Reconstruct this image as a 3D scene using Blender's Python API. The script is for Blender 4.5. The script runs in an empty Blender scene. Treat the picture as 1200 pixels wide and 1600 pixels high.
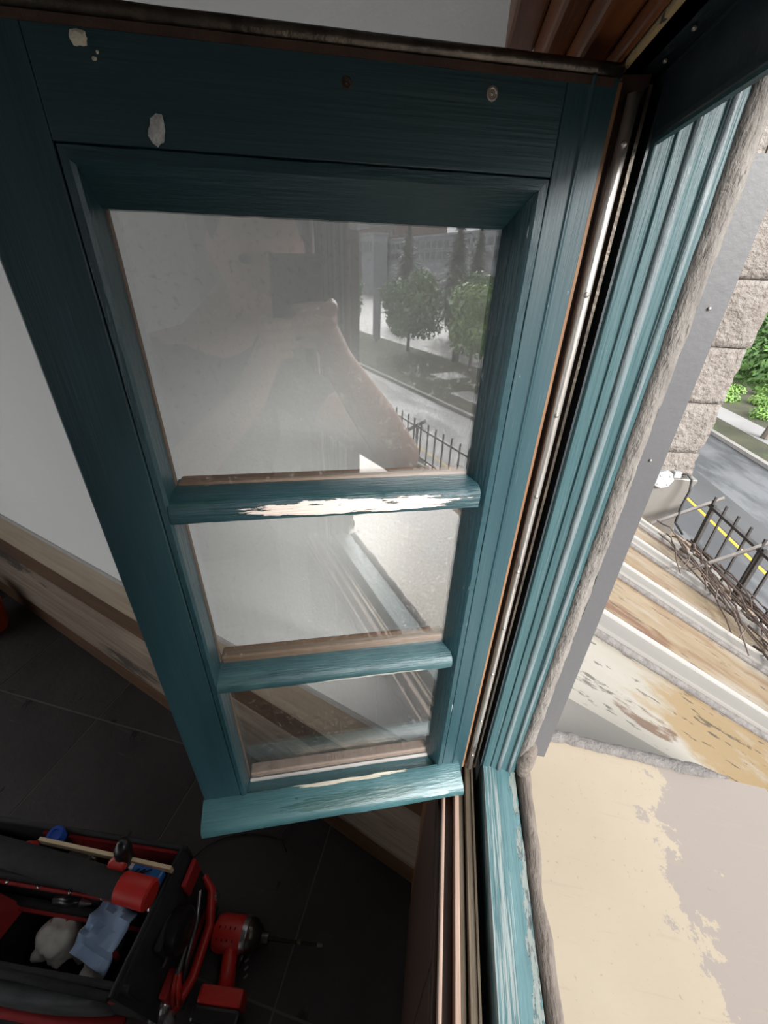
import bpy, bmesh, math, random
from mathutils import Vector, Matrix, noise
random.seed(7)
R = math.radians
Z0 = 1.40                      # camera height over the room floor; shapes below use the lens as origin
sc = bpy.context.scene
COL = sc.collection

# ------------------------------------------------------------------ camera
FPX = 640.0
PITCH, ROLL, AZW, AZS = R(30.40), R(1.9655), R(7.376), R(79.862 - 7.376)
yaw = -AZW
fw = Vector((math.sin(yaw) * math.cos(PITCH), math.cos(yaw) * math.cos(PITCH), -math.sin(PITCH)))
rt0 = Vector((math.cos(yaw), -math.sin(yaw), 0)); up0 = rt0.cross(fw)
rt = math.cos(ROLL) * rt0 + math.sin(ROLL) * up0
up = -math.sin(ROLL) * rt0 + math.cos(ROLL) * up0
cam_data = bpy.data.cameras.new('camera'); cam = bpy.data.objects.new('camera', cam_data); COL.objects.link(cam)
cam_data.sensor_fit = 'VERTICAL'; cam_data.sensor_height = 32.0
cam_data.lens = 32.0 * FPX / 1600.0
cam_data.clip_start = 0.004; cam_data.clip_end = 600
cam.matrix_world = Matrix(((rt.x, up.x, -fw.x, 0), (rt.y, up.y, -fw.y, 0), (rt.z, up.z, -fw.z, Z0), (0, 0, 0, 1)))
sc.camera = cam

# ------------------------------------------------------------------ world: overcast sky
W = bpy.data.worlds.new('overcast_sky'); sc.world = W; W.use_nodes = True
wn = W.node_tree.nodes; wl = W.node_tree.links; wn.clear()
wo = wn.new('ShaderNodeOutputWorld'); bg = wn.new('ShaderNodeBackground')
tc = wn.new('ShaderNodeTexCoord'); sx = wn.new('ShaderNodeSeparateXYZ'); mr = wn.new('ShaderNodeMapRange')
mr.inputs[1].default_value = 0.0; mr.inputs[2].default_value = 1.0
cr = wn.new('ShaderNodeMix'); cr.data_type = 'RGBA'
cr.inputs[6].default_value = (0.77, 0.785, 0.80, 1); cr.inputs[7].default_value = (1.0, 1.0, 1.01, 1)
wl.new(tc.outputs['Generated'], sx.inputs[0]); wl.new(sx.outputs[2], mr.inputs[0]); wl.new(mr.outputs[0], cr.inputs[0])
wl.new(cr.outputs[2], bg.inputs[0]); wl.new(bg.outputs[0], wo.inputs[0])
bg.inputs[1].default_value = 2.6
# the sun behind thin cloud: a wide, soft glow
sun_d = bpy.data.lights.new('hazy_sun', 'SUN'); sun_d.energy = 11.5; sun_d.angle = R(34); sun_d.color = (1.0, .985, .96)
sun = bpy.data.objects.new('hazy_sun', sun_d); COL.objects.link(sun); sun.location = (3, -5, 6)
SAZ, SEL = R(148), R(27); sun.rotation_euler = (-Vector((math.sin(SAZ) * math.cos(SEL), math.cos(SAZ) * math.cos(SEL), math.sin(SEL)))).to_track_quat('-Z', 'Y').to_euler()
sc.view_settings.view_transform = 'Standard'; sc.view_settings.look = 'None'
sc.view_settings.exposure = 0.0; sc.view_settings.gamma = 1.0; sc.view_settings.use_curve_mapping = False
sc.cycles.max_bounces = 10; sc.cycles.diffuse_bounces = 6; sc.cycles.transparent_max_bounces = 16
sc.cycles.use_denoising = True

# ------------------------------------------------------------------ materials
MATS = {}
def srgb(r, g, b):
    f = lambda c: (c / 255 / 12.92) if c <= 10 else ((c / 255 + 0.055) / 1.055) ** 2.4
    return (f(r), f(g), f(b), 1)
def pm(name, c1, c2=None, scale=(8, 8, 8), rough=0.6, bump=0.0, bscale=None, metal=0.0, layers=(), spec=0.5, detail=5, lo=0.35, hi=0.65, rough2=None, bdist=0.002):
    """procedural paint: two tones by noise, extra layers of stains, chips, rust or sheen, fine relief"""
    m = bpy.data.materials.new(name); m.use_nodes = True
    nt = m.node_tree; N = nt.nodes; L = nt.links; b = N['Principled BSDF']
    tco = N.new('ShaderNodeTexCoord')
    def nz(scl, det=5, off=0.0, rgh=0.6):
        mp = N.new('ShaderNodeMapping'); mp.inputs['Scale'].default_value = scl; mp.inputs['Location'].default_value = (off, off * 1.7, off * 0.6)
        t = N.new('ShaderNodeTexNoise'); t.inputs['Scale'].default_value = 1.0; t.inputs['Detail'].default_value = det; t.inputs['Roughness'].default_value = rgh
        L.new(tco.outputs['Object'], mp.inputs[0]); L.new(mp.outputs[0], t.inputs['Vector']); return t.outputs['Fac']
    def rng(src, a, bb):
        r = N.new('ShaderNodeMapRange'); r.inputs[1].default_value = a; r.inputs[2].default_value = bb; L.new(src, r.inputs[0]); return r.outputs[0]
    def mix(f, A, B):
        x = N.new('ShaderNodeMix'); x.data_type = 'RGBA'; L.new(f, x.inputs[0])
        for s, v in ((6, A), (7, B)):
            if isinstance(v, tuple): x.inputs[s].default_value = v
            else: L.new(v, x.inputs[s])
        return x.outputs[2]
    if c2 is None: c2 = tuple(min(1, c * 1.12) for c in c1[:3]) + (1,)
    col = mix(rng(nz(scale, detail), lo, hi), c1, c2)
    hsrc = None
    for i, ly in enumerate(layers):
        f = nz(ly.get('scale', (20, 20, 20)), ly.get('detail', 6), 3.1 + i * 5.7 + ly.get('seed', 0), ly.get('rgh', 0.65))
        if 'center' in ly:
            va = N.new('ShaderNodeVectorMath'); va.operation = 'SUBTRACT'; va.inputs[1].default_value = ly['center']; L.new(tco.outputs['Object'], va.inputs[0])
            vd = N.new('ShaderNodeVectorMath'); vd.operation = 'DIVIDE'; vd.inputs[1].default_value = ly['radius']; L.new(va.outputs[0], vd.inputs[0])
            vl = N.new('ShaderNodeVectorMath'); vl.operation = 'LENGTH'; L.new(vd.outputs[0], vl.inputs[0])
            fall = N.new('ShaderNodeMapRange'); fall.inputs[1].default_value = 1.15; fall.inputs[2].default_value = 0.5; fall.inputs[3].default_value = -0.5; fall.inputs[4].default_value = ly.get('boost', 0.12)
            L.new(vl.outputs['Value'], fall.inputs[0])
            ad = N.new('ShaderNodeMath'); ad.operation = 'ADD'; L.new(f, ad.inputs[0]); L.new(fall.outputs[0], ad.inputs[1]); f = ad.outputs[0]
        f = rng(f, ly.get('lo', 0.55), ly.get('hi', 0.6))
        if ly.get('amount', 1) != 1:
            mu = N.new('ShaderNodeMath'); mu.operation = 'MULTIPLY'; mu.inputs[1].default_value = ly['amount']; L.new(f, mu.inputs[0]); f = mu.outputs[0]
        col = mix(f, col, ly['color'])
        if ly.get('relief'): hsrc = (f, ly['relief'])
    L.new(col, b.inputs['Base Color'])
    b.inputs['Roughness'].default_value = rough; b.inputs['Metallic'].default_value = metal
    b.inputs['Specular IOR Level'].default_value = spec
    if rough2 is not None:
        r = N.new('ShaderNodeMapRange'); r.inputs[1].default_value = .35; r.inputs[2].default_value = .65; r.inputs[3].default_value = rough; r.inputs[4].default_value = rough2
        L.new(nz(tuple(s * .7 for s in scale), 4, 9.3), r.inputs[0]); L.new(r.outputs[0], b.inputs['Roughness'])
    prev = None
    if bump:
        bn = N.new('ShaderNodeBump'); bn.inputs['Strength'].default_value = bump; bn.inputs['Distance'].default_value = bdist
        L.new(nz(bscale or tuple(s * 4 for s in scale), 6, 1.3), bn.inputs['Height']); prev = bn
    if hsrc:
        b2 = N.new('ShaderNodeBump'); b2.inputs['Strength'].default_value = abs(hsrc[1]); b2.invert = hsrc[1] < 0; b2.inputs['Distance'].default_value = 0.002
        L.new(hsrc[0], b2.inputs['Height'])
        if prev: L.new(prev.outputs[0], b2.inputs['Normal'])
        prev = b2
    if prev: L.new(prev.outputs[0], b.inputs['Normal'])
    MATS[name] = m; return m

TEAL = (0.010, 0.033, 0.041, 1); TEAL2 = (0.014, 0.042, 0.051, 1)
PALE = (0.075, 0.14, 0.145, 1); DEEP = (0.006, 0.034, 0.032, 1)
PRIMER = (0.62, 0.53, 0.47, 1); WOODL = (0.36, 0.21, 0.12, 1)
# sash paint: grain runs along the member
pm('teal_upright', TEAL, TEAL2, (60, 60, 3), 0.36, .22, (420, 420, 9), rough2=.46, layers=(
    dict(color=PALE, scale=(900, 900, 30), lo=.60, hi=.70, amount=.22), dict(color=(0.28, 0.36, 0.35, 1), scale=(90, 90, 90), lo=.70, hi=.73, amount=.5)))
pm('teal_level', TEAL, TEAL2, (3, 60, 60), 0.36, .2, (9, 420, 420), rough2=.45, layers=(
    dict(color=PALE, scale=(30, 900, 900), lo=.63, hi=.72, amount=.12),))
pm('teal_moulding', TEAL, TEAL2, (70, 70, 70), .33, .8, (240, 240, 26), layers=(
    dict(color=(.42, .46, .44, 1), scale=(260, 160, 22), lo=.67, hi=.70, amount=.85, relief=-.5), dict(color=DEEP, scale=(200, 200, 16), lo=.60, hi=.66, amount=.6)))
pm('teal_moulding_level', TEAL, TEAL2, (30, 70, 70), .33, .4, (26, 240, 240))
pm('teal_bar_peeled', TEAL, TEAL2, (20, 80, 80), .38, .7, (30, 400, 400), layers=(
    dict(color=DEEP, scale=(14, 160, 160), lo=.52, hi=.58, amount=.7),
    dict(color=PRIMER, scale=(32, 190, 240), center=(.03, -.001, .4455), radius=(.145, .012, .0105), boost=.125, lo=.50, hi=.525, relief=-.8),))
pm('teal_bar_worn', TEAL2, (0.035, 0.08, 0.085, 1), (20, 80, 80), .36, .6, (30, 400, 400), layers=(
    dict(color=(0.36, 0.345, 0.32, 1), scale=(18, 200, 330), center=(.045, -0.002, .2325), radius=(.10, .008, .0042), boost=.12, lo=.50, hi=.53, relief=-.6),))
pm('teal_drip', (0.02912, 0.07759, 0.08576, 1), (0.0392, 0.09821, 0.1072, 1), (12, 60, 60), .34, .45, (30, 260, 260), layers=(
    dict(color=(0.01345, 0.05429, 0.05359, 1), scale=(9, 60, 60), center=(.02, -.020, .021), radius=(.15, .016, .011), boost=.10, lo=.50, hi=.52),
    dict(color=(0.4039, 0.3663, 0.2962, 1), scale=(14, 200, 200), center=(.035, -.0005, .031), radius=(.125, .007, .0035), boost=.10, lo=.50, hi=.53),
    dict(color=(0.006721, 0.02843, 0.02948, 1), scale=(60, 60, 60), lo=.69, hi=.71, amount=.8)))
pm('teal_frame', (0.02197, 0.05577, 0.0624, 1), (0.03114, 0.07271, 0.07994, 1), (90, 90, 3), .4, .6, (300, 300, 10), layers=(
    dict(color=(0.1172, 0.1488, 0.1543, 1), scale=(420, 420, 7), lo=.58, hi=.68, amount=.5), dict(color=(0.007325, 0.02029, 0.02277, 1), scale=(300, 300, 14), lo=.66, hi=.70, amount=.6)))
pm('teal_bead_highlight', (0.06205, 0.09667, 0.1021, 1), (0.1231, 0.1432, 0.1517, 1), (200, 200, 12), .38, .7, (300, 300, 40))  # beads painted paler, putting their highlight streaks into the colour
pm('frame_shade', (.010, .016, .020, 1), (.02, .03, .036, 1), (60, 20, 20), .42, .3)  # head and stop faces: shade of the inward sides put into the colour
pm('teal_sill_worn', (0.03556, 0.08747, 0.09758, 1), (0.06162, 0.1269, 0.1361, 1), (120, 5, 60), .42, .8, (300, 18, 200), layers=(
    dict(color=(0.2279, 0.2507, 0.2417, 1), scale=(300, 9, 60), center=(-.014, .0, .05), radius=(.026, .6, .1), boost=.08, lo=.56, hi=.62, amount=.7),
    dict(color=(.13, .15, .14, 1), scale=(90, 24, 60), center=(.021, 0, .05), radius=(.019, .6, .1), boost=.03, lo=.52, hi=.55, relief=-.6),
    dict(color=(0.0474, 0.05688, 0.05896, 1), scale=(110, 40, 60), center=(.022, 0, .05), radius=(.016, .6, .1), boost=.06, lo=.60, hi=.63)))
pm('bare_wood', (0.143, 0.0715, 0.03575, 1), (0.209, 0.1155, 0.0605, 1), (90, 90, 6), .6, .4, (300, 300, 12))
pm('bare_wood_level', (0.132, 0.066, 0.033, 1), (0.22, 0.132, 0.077, 1), (6, 120, 120), .55, .4, (10, 400, 400))
pm('pinkish_wood', (0.255, 0.1683, 0.1275, 1), (0.3162, 0.2244, 0.1785, 1), (90, 5, 90), .6, .4)
pm('pale_putty', (0.372, 0.348, 0.33, 1), (0.42, 0.408, 0.396, 1), (10, 90, 90), .6, .3)
pm('dark_wood', (.030, .014, .009, 1), (.055, .026, .016, 1), (60, 5, 60), .5, .3)
pm('red_wood', (0.12, 0.036, 0.012, 1), (0.2, 0.065, 0.02, 1), (90, 4, 60), .42, .35, (200, 8, 160))
pm('red_wood_upright', (.11, .04, .016, 1), (.17, .065, .025, 1), (90, 60, 4), .45, .35)
pm('tan_chipped', (.34, .25, .13, 1), (.42, .31, .17, 1), (40, 8, 40), .7, .4, layers=(dict(color=(.04, .035, .03, 1), scale=(120, 60, 60), lo=.57, hi=.61),))
pm('metal_bar', (0.4, 0.368, 0.336, 1), (0.544, 0.52, 0.496, 1), (90, 90, 10), .33, .3, metal=.85, layers=(dict(color=(0.08, 0.048, 0.032, 1), scale=(120, 120, 18), lo=.6, hi=.68, amount=.7),))
pm('dark_metal', (.05, .045, .04, 1), (.12, .10, .08, 1), (60, 8, 60), .3, .3, metal=.8)
pm('brass_track', (0.112, 0.084, 0.056, 1), (0.196, 0.161, 0.119, 1), (60, 6, 60), .42, .3, metal=.6)
pm('black_gap', (.006, .005, .005, 1), rough=.8)
pm('nail_steel', (.35, .32, .29, 1), rough=.4, metal=.8)
pm('sealant', (0.1084, 0.09758, 0.08848, 1), (0.1662, 0.1517, 0.1373, 1), (90, 90, 30), .85, 1.0, (260, 260, 90), bdist=.004, layers=(dict(color=(0.03251, 0.0289, 0.02529, 1), scale=(260, 260, 60), lo=.60, hi=.64, amount=.8),))
pm('sealant_roof', (.075, .068, .064, 1), (.125, .115, .11, 1), (60, 60, 60), .85, 1.0, (200, 200, 200), bdist=.004)
pm('sealant_dark', (0.072, 0.057, 0.048, 1), (0.144, 0.12, 0.102, 1), (60, 22, 60), .85, 1.0, (260, 60, 260), bdist=.004)
pm('grey_flashing', (0.0605, 0.05979, 0.06278, 1), (0.06847, 0.06777, 0.07075, 1), (12, 12, 6), .5, .12, (200, 200, 200), layers=(dict(color=(0.02739, 0.02739, 0.02739, 1), scale=(70, 70, 30), lo=.72, hi=.74, amount=.6),))
pm('sheet_beige', (0.2045, 0.1692, 0.122, 1), (0.2203, 0.1848, 0.1357, 1), (5, 5, 5), .42, .1, (120, 120, 120), layers=(
    dict(color=(0.1417, 0.122, 0.1102, 1), scale=(13, 13, 13), center=(.62, -.05, .0), radius=(.46, 1.0, 2), boost=.17, lo=.52, hi=.535, amount=.85, rgh=.75),
    dict(color=(0.1338, 0.1062, 0.07868, 1), scale=(150, 150, 150), lo=.655, hi=.67, amount=.6), dict(color=(0.1731, 0.1417, 0.1062, 1), scale=(6, 150, 60), lo=.62, hi=.64, amount=.3)))
pm('roof_sheet', (0.1426, 0.09936, 0.05336, 1), (0.184, 0.1426, 0.092, 1), (2.2, 7, 3), .34, .12, (30, 80, 30), rough2=.48, layers=(
    dict(color=(0.1932, 0.1702, 0.138, 1), scale=(1.3, 10, 2), lo=.48, hi=.60, amount=.8),
    dict(color=(0.1104, 0.05704, 0.0184, 1), scale=(2.0, 13, 3), lo=.47, hi=.64, amount=.75, seed=2),
    dict(color=(0.0782, 0.02944, 0.0092, 1), scale=(5, 26, 6), center=(.47, .06, -.27), radius=(.30, .10, .4), boost=.10, lo=.50, hi=.64, amount=.9, seed=1),
    dict(color=(0.02024, 0.01196, 0.00828, 1), scale=(7, 44, 9), lo=.605, hi=.64, amount=.85, seed=5)))
pm('roof_sheet_wet', (0.184, 0.1674, 0.138, 1), (0.207, 0.1932, 0.1702, 1), (2.2, 7, 3), .27, .12, (30, 80, 30), layers=(
    dict(color=(0.1518, 0.09936, 0.0414, 1), scale=(3, 9, 3), center=(.75, -.30, -.45), radius=(.62, .26, 1.0), boost=.16, lo=.45, hi=.60, amount=.9),
    dict(color=(0.0644, 0.0276, 0.0092, 1), scale=(6, 26, 6), center=(.33, -.36, -.2), radius=(.16, .06, .4), boost=.10, lo=.50, hi=.60, amount=.9, seed=4),
    dict(color=(0.02024, 0.01288, 0.00736, 1), scale=(9, 40, 9), lo=.60, hi=.635, amount=.8, seed=3)))
pm('roof_rib', (0.1196, 0.1122, 0.1017, 1), (0.1317, 0.1226, 0.1107, 1), (3, 12, 3), .4, .1)
pm('rib_highlight_lip', (0.2525, 0.2448, 0.2295, 1), (0.2754, 0.2677, 0.2525, 1), (8, 30, 8), .3, .1)  # paler than the rib: bright crease highlight put into the colour
pm('stone', (0.1648, 0.1422, 0.1257, 1), (0.2061, 0.1835, 0.1648, 1), (4, 4, 4), .9, 1.0, (34, 34, 34), bdist=.035, layers=(
    dict(color=(0.1113, 0.09074, 0.07828, 1), scale=(30, 30, 30), lo=.50, hi=.60, amount=.6), dict(color=(0.2391, 0.2225, 0.2061, 1), scale=(22, 22, 22), lo=.55, hi=.63, amount=.6)))
pm('mortar', (0.27, 0.234, 0.2025, 1), rough=.95)
pm('black_iron', (.018, .016, .016, 1), (.04, .035, .033, 1), (20, 20, 20), .55, .3)
pm('galvanised', (0.1008, 0.09, 0.0846, 1), (0.1296, 0.1188, 0.1116, 1), (20, 20, 20), .45, .2, metal=.35)
pm('vine_stem', (.045, .03, .024, 1), (.11, .08, .065, 1), (30, 30, 30), .85)
pm('white_plastic', (0.2419, 0.2554, 0.2621, 1), rough=.5, layers=(dict(color=(0.1344, 0.1344, 0.1277, 1), scale=(60, 60, 60), lo=.66, hi=.7, amount=.5),))
pm('black_rubber', (.012, .012, .012, 1), rough=.6)
pm('asphalt', (0.0357, 0.0378, 0.042, 1), (0.0483, 0.0504, 0.0546, 1), (.5, .12, 1), .42, .3, (20, 20, 20), rough2=.7, layers=(dict(color=(.15, .155, .165, 1), scale=(.6, .2, 1), lo=.46, hi=.60, amount=.55),))  # pale streaks put the wet road's sheen into the colour
pm('asphalt_patch', (0.0462, 0.04704, 0.04956, 1), (0.0588, 0.05964, 0.06216, 1), (.8, .2, 1), .55, .3, (20, 20, 20))
pm('yellow_paint', (0.45, 0.264, 0.018, 1), rough=.6)
pm('kerb_stone', (0.192, 0.1824, 0.1704, 1), (0.2304, 0.2184, 0.2064, 1), (2, 2, 2), .8, .3)
pm('grass_ground', (0.0308, 0.03472, 0.0168, 1), (0.056, 0.056, 0.0308, 1), (.7, .7, .7), .95, .6, (12, 12, 12), bdist=.05, layers=(dict(color=(0.0672, 0.112, 0.0168, 1), scale=(.5, .5, .5), lo=.56, hi=.66, amount=.7),))
pm('paving', (0.2016, 0.1968, 0.1968, 1), (0.24, 0.2352, 0.2352, 1), (.6, .6, .6), .6, .2)
pm('leaf_green', (0.04032, 0.09856, 0.01971, 1), (0.0896, 0.1792, 0.03584, 1), (.9, .9, .9), .6)
pm('leaf_bright', (0.09, 0.198, 0.0315, 1), (0.18, 0.297, 0.063, 1), (.9, .9, .9), .6)
pm('needle', (0.0176, 0.04, 0.0224, 1), (0.04, 0.068, 0.036, 1), (.9, .9, .9), .7)
pm('bark', (.075, .06, .05, 1), (.12, .1, .085, 1), (9, 9, 2), .9, .6)
pm('concrete_pale', (0.253, 0.264, 0.286, 1), (0.286, 0.297, 0.319, 1), (.1, .1, .1), .8)
pm('brick_brown', (0.114, 0.078, 0.066, 1), (0.15, 0.102, 0.087, 1), (.2, .2, .4), .85)
pm('window_dark', (.05, .06, .075, 1), rough=.15)
pm('white_wall', (.86, .85, .835, 1), (.88, .87, .855, 1), (2, 2, 2), .75, .35, (110, 110, 110), bdist=.003)
pm('ceiling_paint', (.74, .72, .69, 1), rough=.85)
pm('dark_panel', (.09, .055, .035, 1), (.12, .075, .05, 1), (3, 3, 30), .6)
pm('outer_render', (.28, .275, .28, 1), rough=.8)
pm('light_trim_wood', (0.306, 0.2295, 0.1615, 1), (0.391, 0.306, 0.221, 1), (3, 40, 40), .6, .4, (6, 200, 200))
pm('brown_trim_wood', (0.075, 0.036, 0.0165, 1), (0.1125, 0.05625, 0.027, 1), (3, 40, 40), .5, .4, (6, 200, 200))
pm('weathered_beam', (0.165, 0.1162, 0.0825, 1), (0.255, 0.195, 0.15, 1), (3, 60, 60), .75, .8, (8, 220, 220), layers=(
    dict(color=(0.021, 0.015, 0.01275, 1), scale=(1.6, 14, 9), lo=.56, hi=.62, amount=.85), dict(color=(0.315, 0.255, 0.2025, 1), scale=(5, 160, 160), lo=.6, hi=.7, amount=.6)))
pm('slate_tile', (0.0234, 0.0198, 0.0198, 1), (0.0396, 0.0342, 0.0342, 1), (3, 3, 3), .5, .5, (26, 26, 26), bdist=.004, rough2=.72, spec=.35, layers=(
    dict(color=(0.081, 0.0738, 0.072, 1), scale=(5, 34, 5), lo=.62, hi=.72, amount=.6), dict(color=(0.0054, 0.0054, 0.0054, 1), scale=(11, 5, 6), lo=.62, hi=.66, amount=.9, relief=-.7),
    dict(color=(0.234, 0.207, 0.198, 1), scale=(170, 170, 170), lo=.755, hi=.77, amount=.7)))
pm('grout', (0.0935, 0.0825, 0.077, 1), rough=.9)
pm('red_fabric', (.30, .010, .012, 1), (.36, .014, .016, 1), (30, 30, 30), .75, .3, (400, 400, 400))
pm('red_plastic', (.46, .020, .014, 1), (.50, .024, .018, 1), (10, 10, 10), .38)
pm('black_fabric', (.012, .012, .013, 1), (.022, .022, .024, 1), (40, 40, 40), .85, .4, (600, 600, 600))
pm('grey_fabric', (.055, .058, .062, 1), (.10, .104, .11, 1), (14, 14, 14), .8, .4, (500, 500, 500))
pm('black_plastic', (.010, .010, .011, 1), rough=.3)
pm('blue_plastic', (.02, .07, .36, 1), rough=.35)
pm('cyan_plastic', (.04, .24, .62, 1), (.03, .17, .5, 1), (60, 60, 60), .35)
pm('white_cloth', (.58, .55, .50, 1), (.70, .68, .64, 1), (30, 30, 30), .9, .6)
pm('blue_paper', (.30, .42, .62, 1), (.36, .48, .68, 1), (20, 20, 20), .8, .4)
pm('pale_wood', (.62, .48, .30, 1), (.70, .57, .38, 1), (6, 90, 90), .6)
pm('chrome', (.62, .6, .62, 1), rough=.22, metal=.9)
pm('yellow_plastic', (.55, .38, .03, 1), rough=.4)
pm('steel', (.30, .30, .31, 1), rough=.3, metal=.9)
pm('orange_plastic', (.45, .06, .015, 1), rough=.5)
pm('print_white', (.75, .75, .75, 1), rough=.5)
pm('skin', (0.48, 0.288, 0.2256, 1), (0.5376, 0.336, 0.264, 1), (14, 14, 14), .5, .15, (300, 300, 300))
pm('hair', (.030, .022, .018, 1), (.05, .038, .03, 1), (200, 200, 30), .6, .8)
pm('shirt', (.050, .052, .056, 1), (.065, .067, .07, 1), (10, 10, 10), .9, .3, (300, 300, 300))
pm('trousers', (.03, .032, .04, 1), rough=.9)
pm('shoe', (.03, .02, .015, 1), rough=.6)
pm('eye_dark', (.012, .01, .01, 1), rough=.2)
pm('lens_glass', (.006, .006, .010, 1), rough=.05)
pm('phone_back', (.025, .026, .03, 1), rough=.22)
# clear pane: mirror reflection rises towards grazing angles, the rest passes through; a trace of dust
g = bpy.data.materials.new('window_glass'); g.use_nodes = True; N = g.node_tree.nodes; L = g.node_tree.links; N.clear()
go = N.new('ShaderNodeOutputMaterial'); gm = N.new('ShaderNodeMixShader'); gt = N.new('ShaderNodeBsdfTransparent'); gg = N.new('ShaderNodeBsdfGlossy'); gg.inputs['Roughness'].default_value = 0.0
gt.inputs[0].default_value = (.985, .99, .985, 1)
lw = N.new('ShaderNodeLayerWeight'); lw.inputs[0].default_value = .5
pw = N.new('ShaderNodeMath'); pw.operation = 'POWER'; pw.inputs[1].default_value = 5
ma = N.new('ShaderNodeMath'); ma.operation = 'MULTIPLY_ADD'; ma.inputs[1].default_value = .92; ma.inputs[2].default_value = .145
L.new(lw.outputs['Facing'], pw.inputs[0]); L.new(pw.outputs[0], ma.inputs[0]); L.new(ma.outputs[0], gm.inputs[0])
L.new(gt.outputs[0], gm.inputs[1]); L.new(gg.outputs[0], gm.inputs[2])
gd = N.new('ShaderNodeBsdfDiffuse'); gd.inputs[0].default_value = (.75, .75, .73, 1)
gx = N.new('ShaderNodeMixShader'); gtc = N.new('ShaderNodeTexCoord'); gn = N.new('ShaderNodeTexNoise'); gn.inputs['Scale'].default_value = 260; gn.inputs['Detail'].default_value = 2
gr = N.new('ShaderNodeMapRange'); gr.inputs[1].default_value = .60; gr.inputs[2].default_value = .78; gr.inputs[3].default_value = .006; gr.inputs[4].default_value = .10
L.new(gtc.outputs['Object'], gn.inputs['Vector']); L.new(gn.outputs['Fac'], gr.inputs[0]); L.new(gr.outputs[0], gx.inputs[0])
L.new(gm.outputs[0], gx.inputs[1]); L.new(gd.outputs[0], gx.inputs[2]); L.new(gx.outputs[0], go.inputs[0]); MATS['window_glass'] = g

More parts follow.
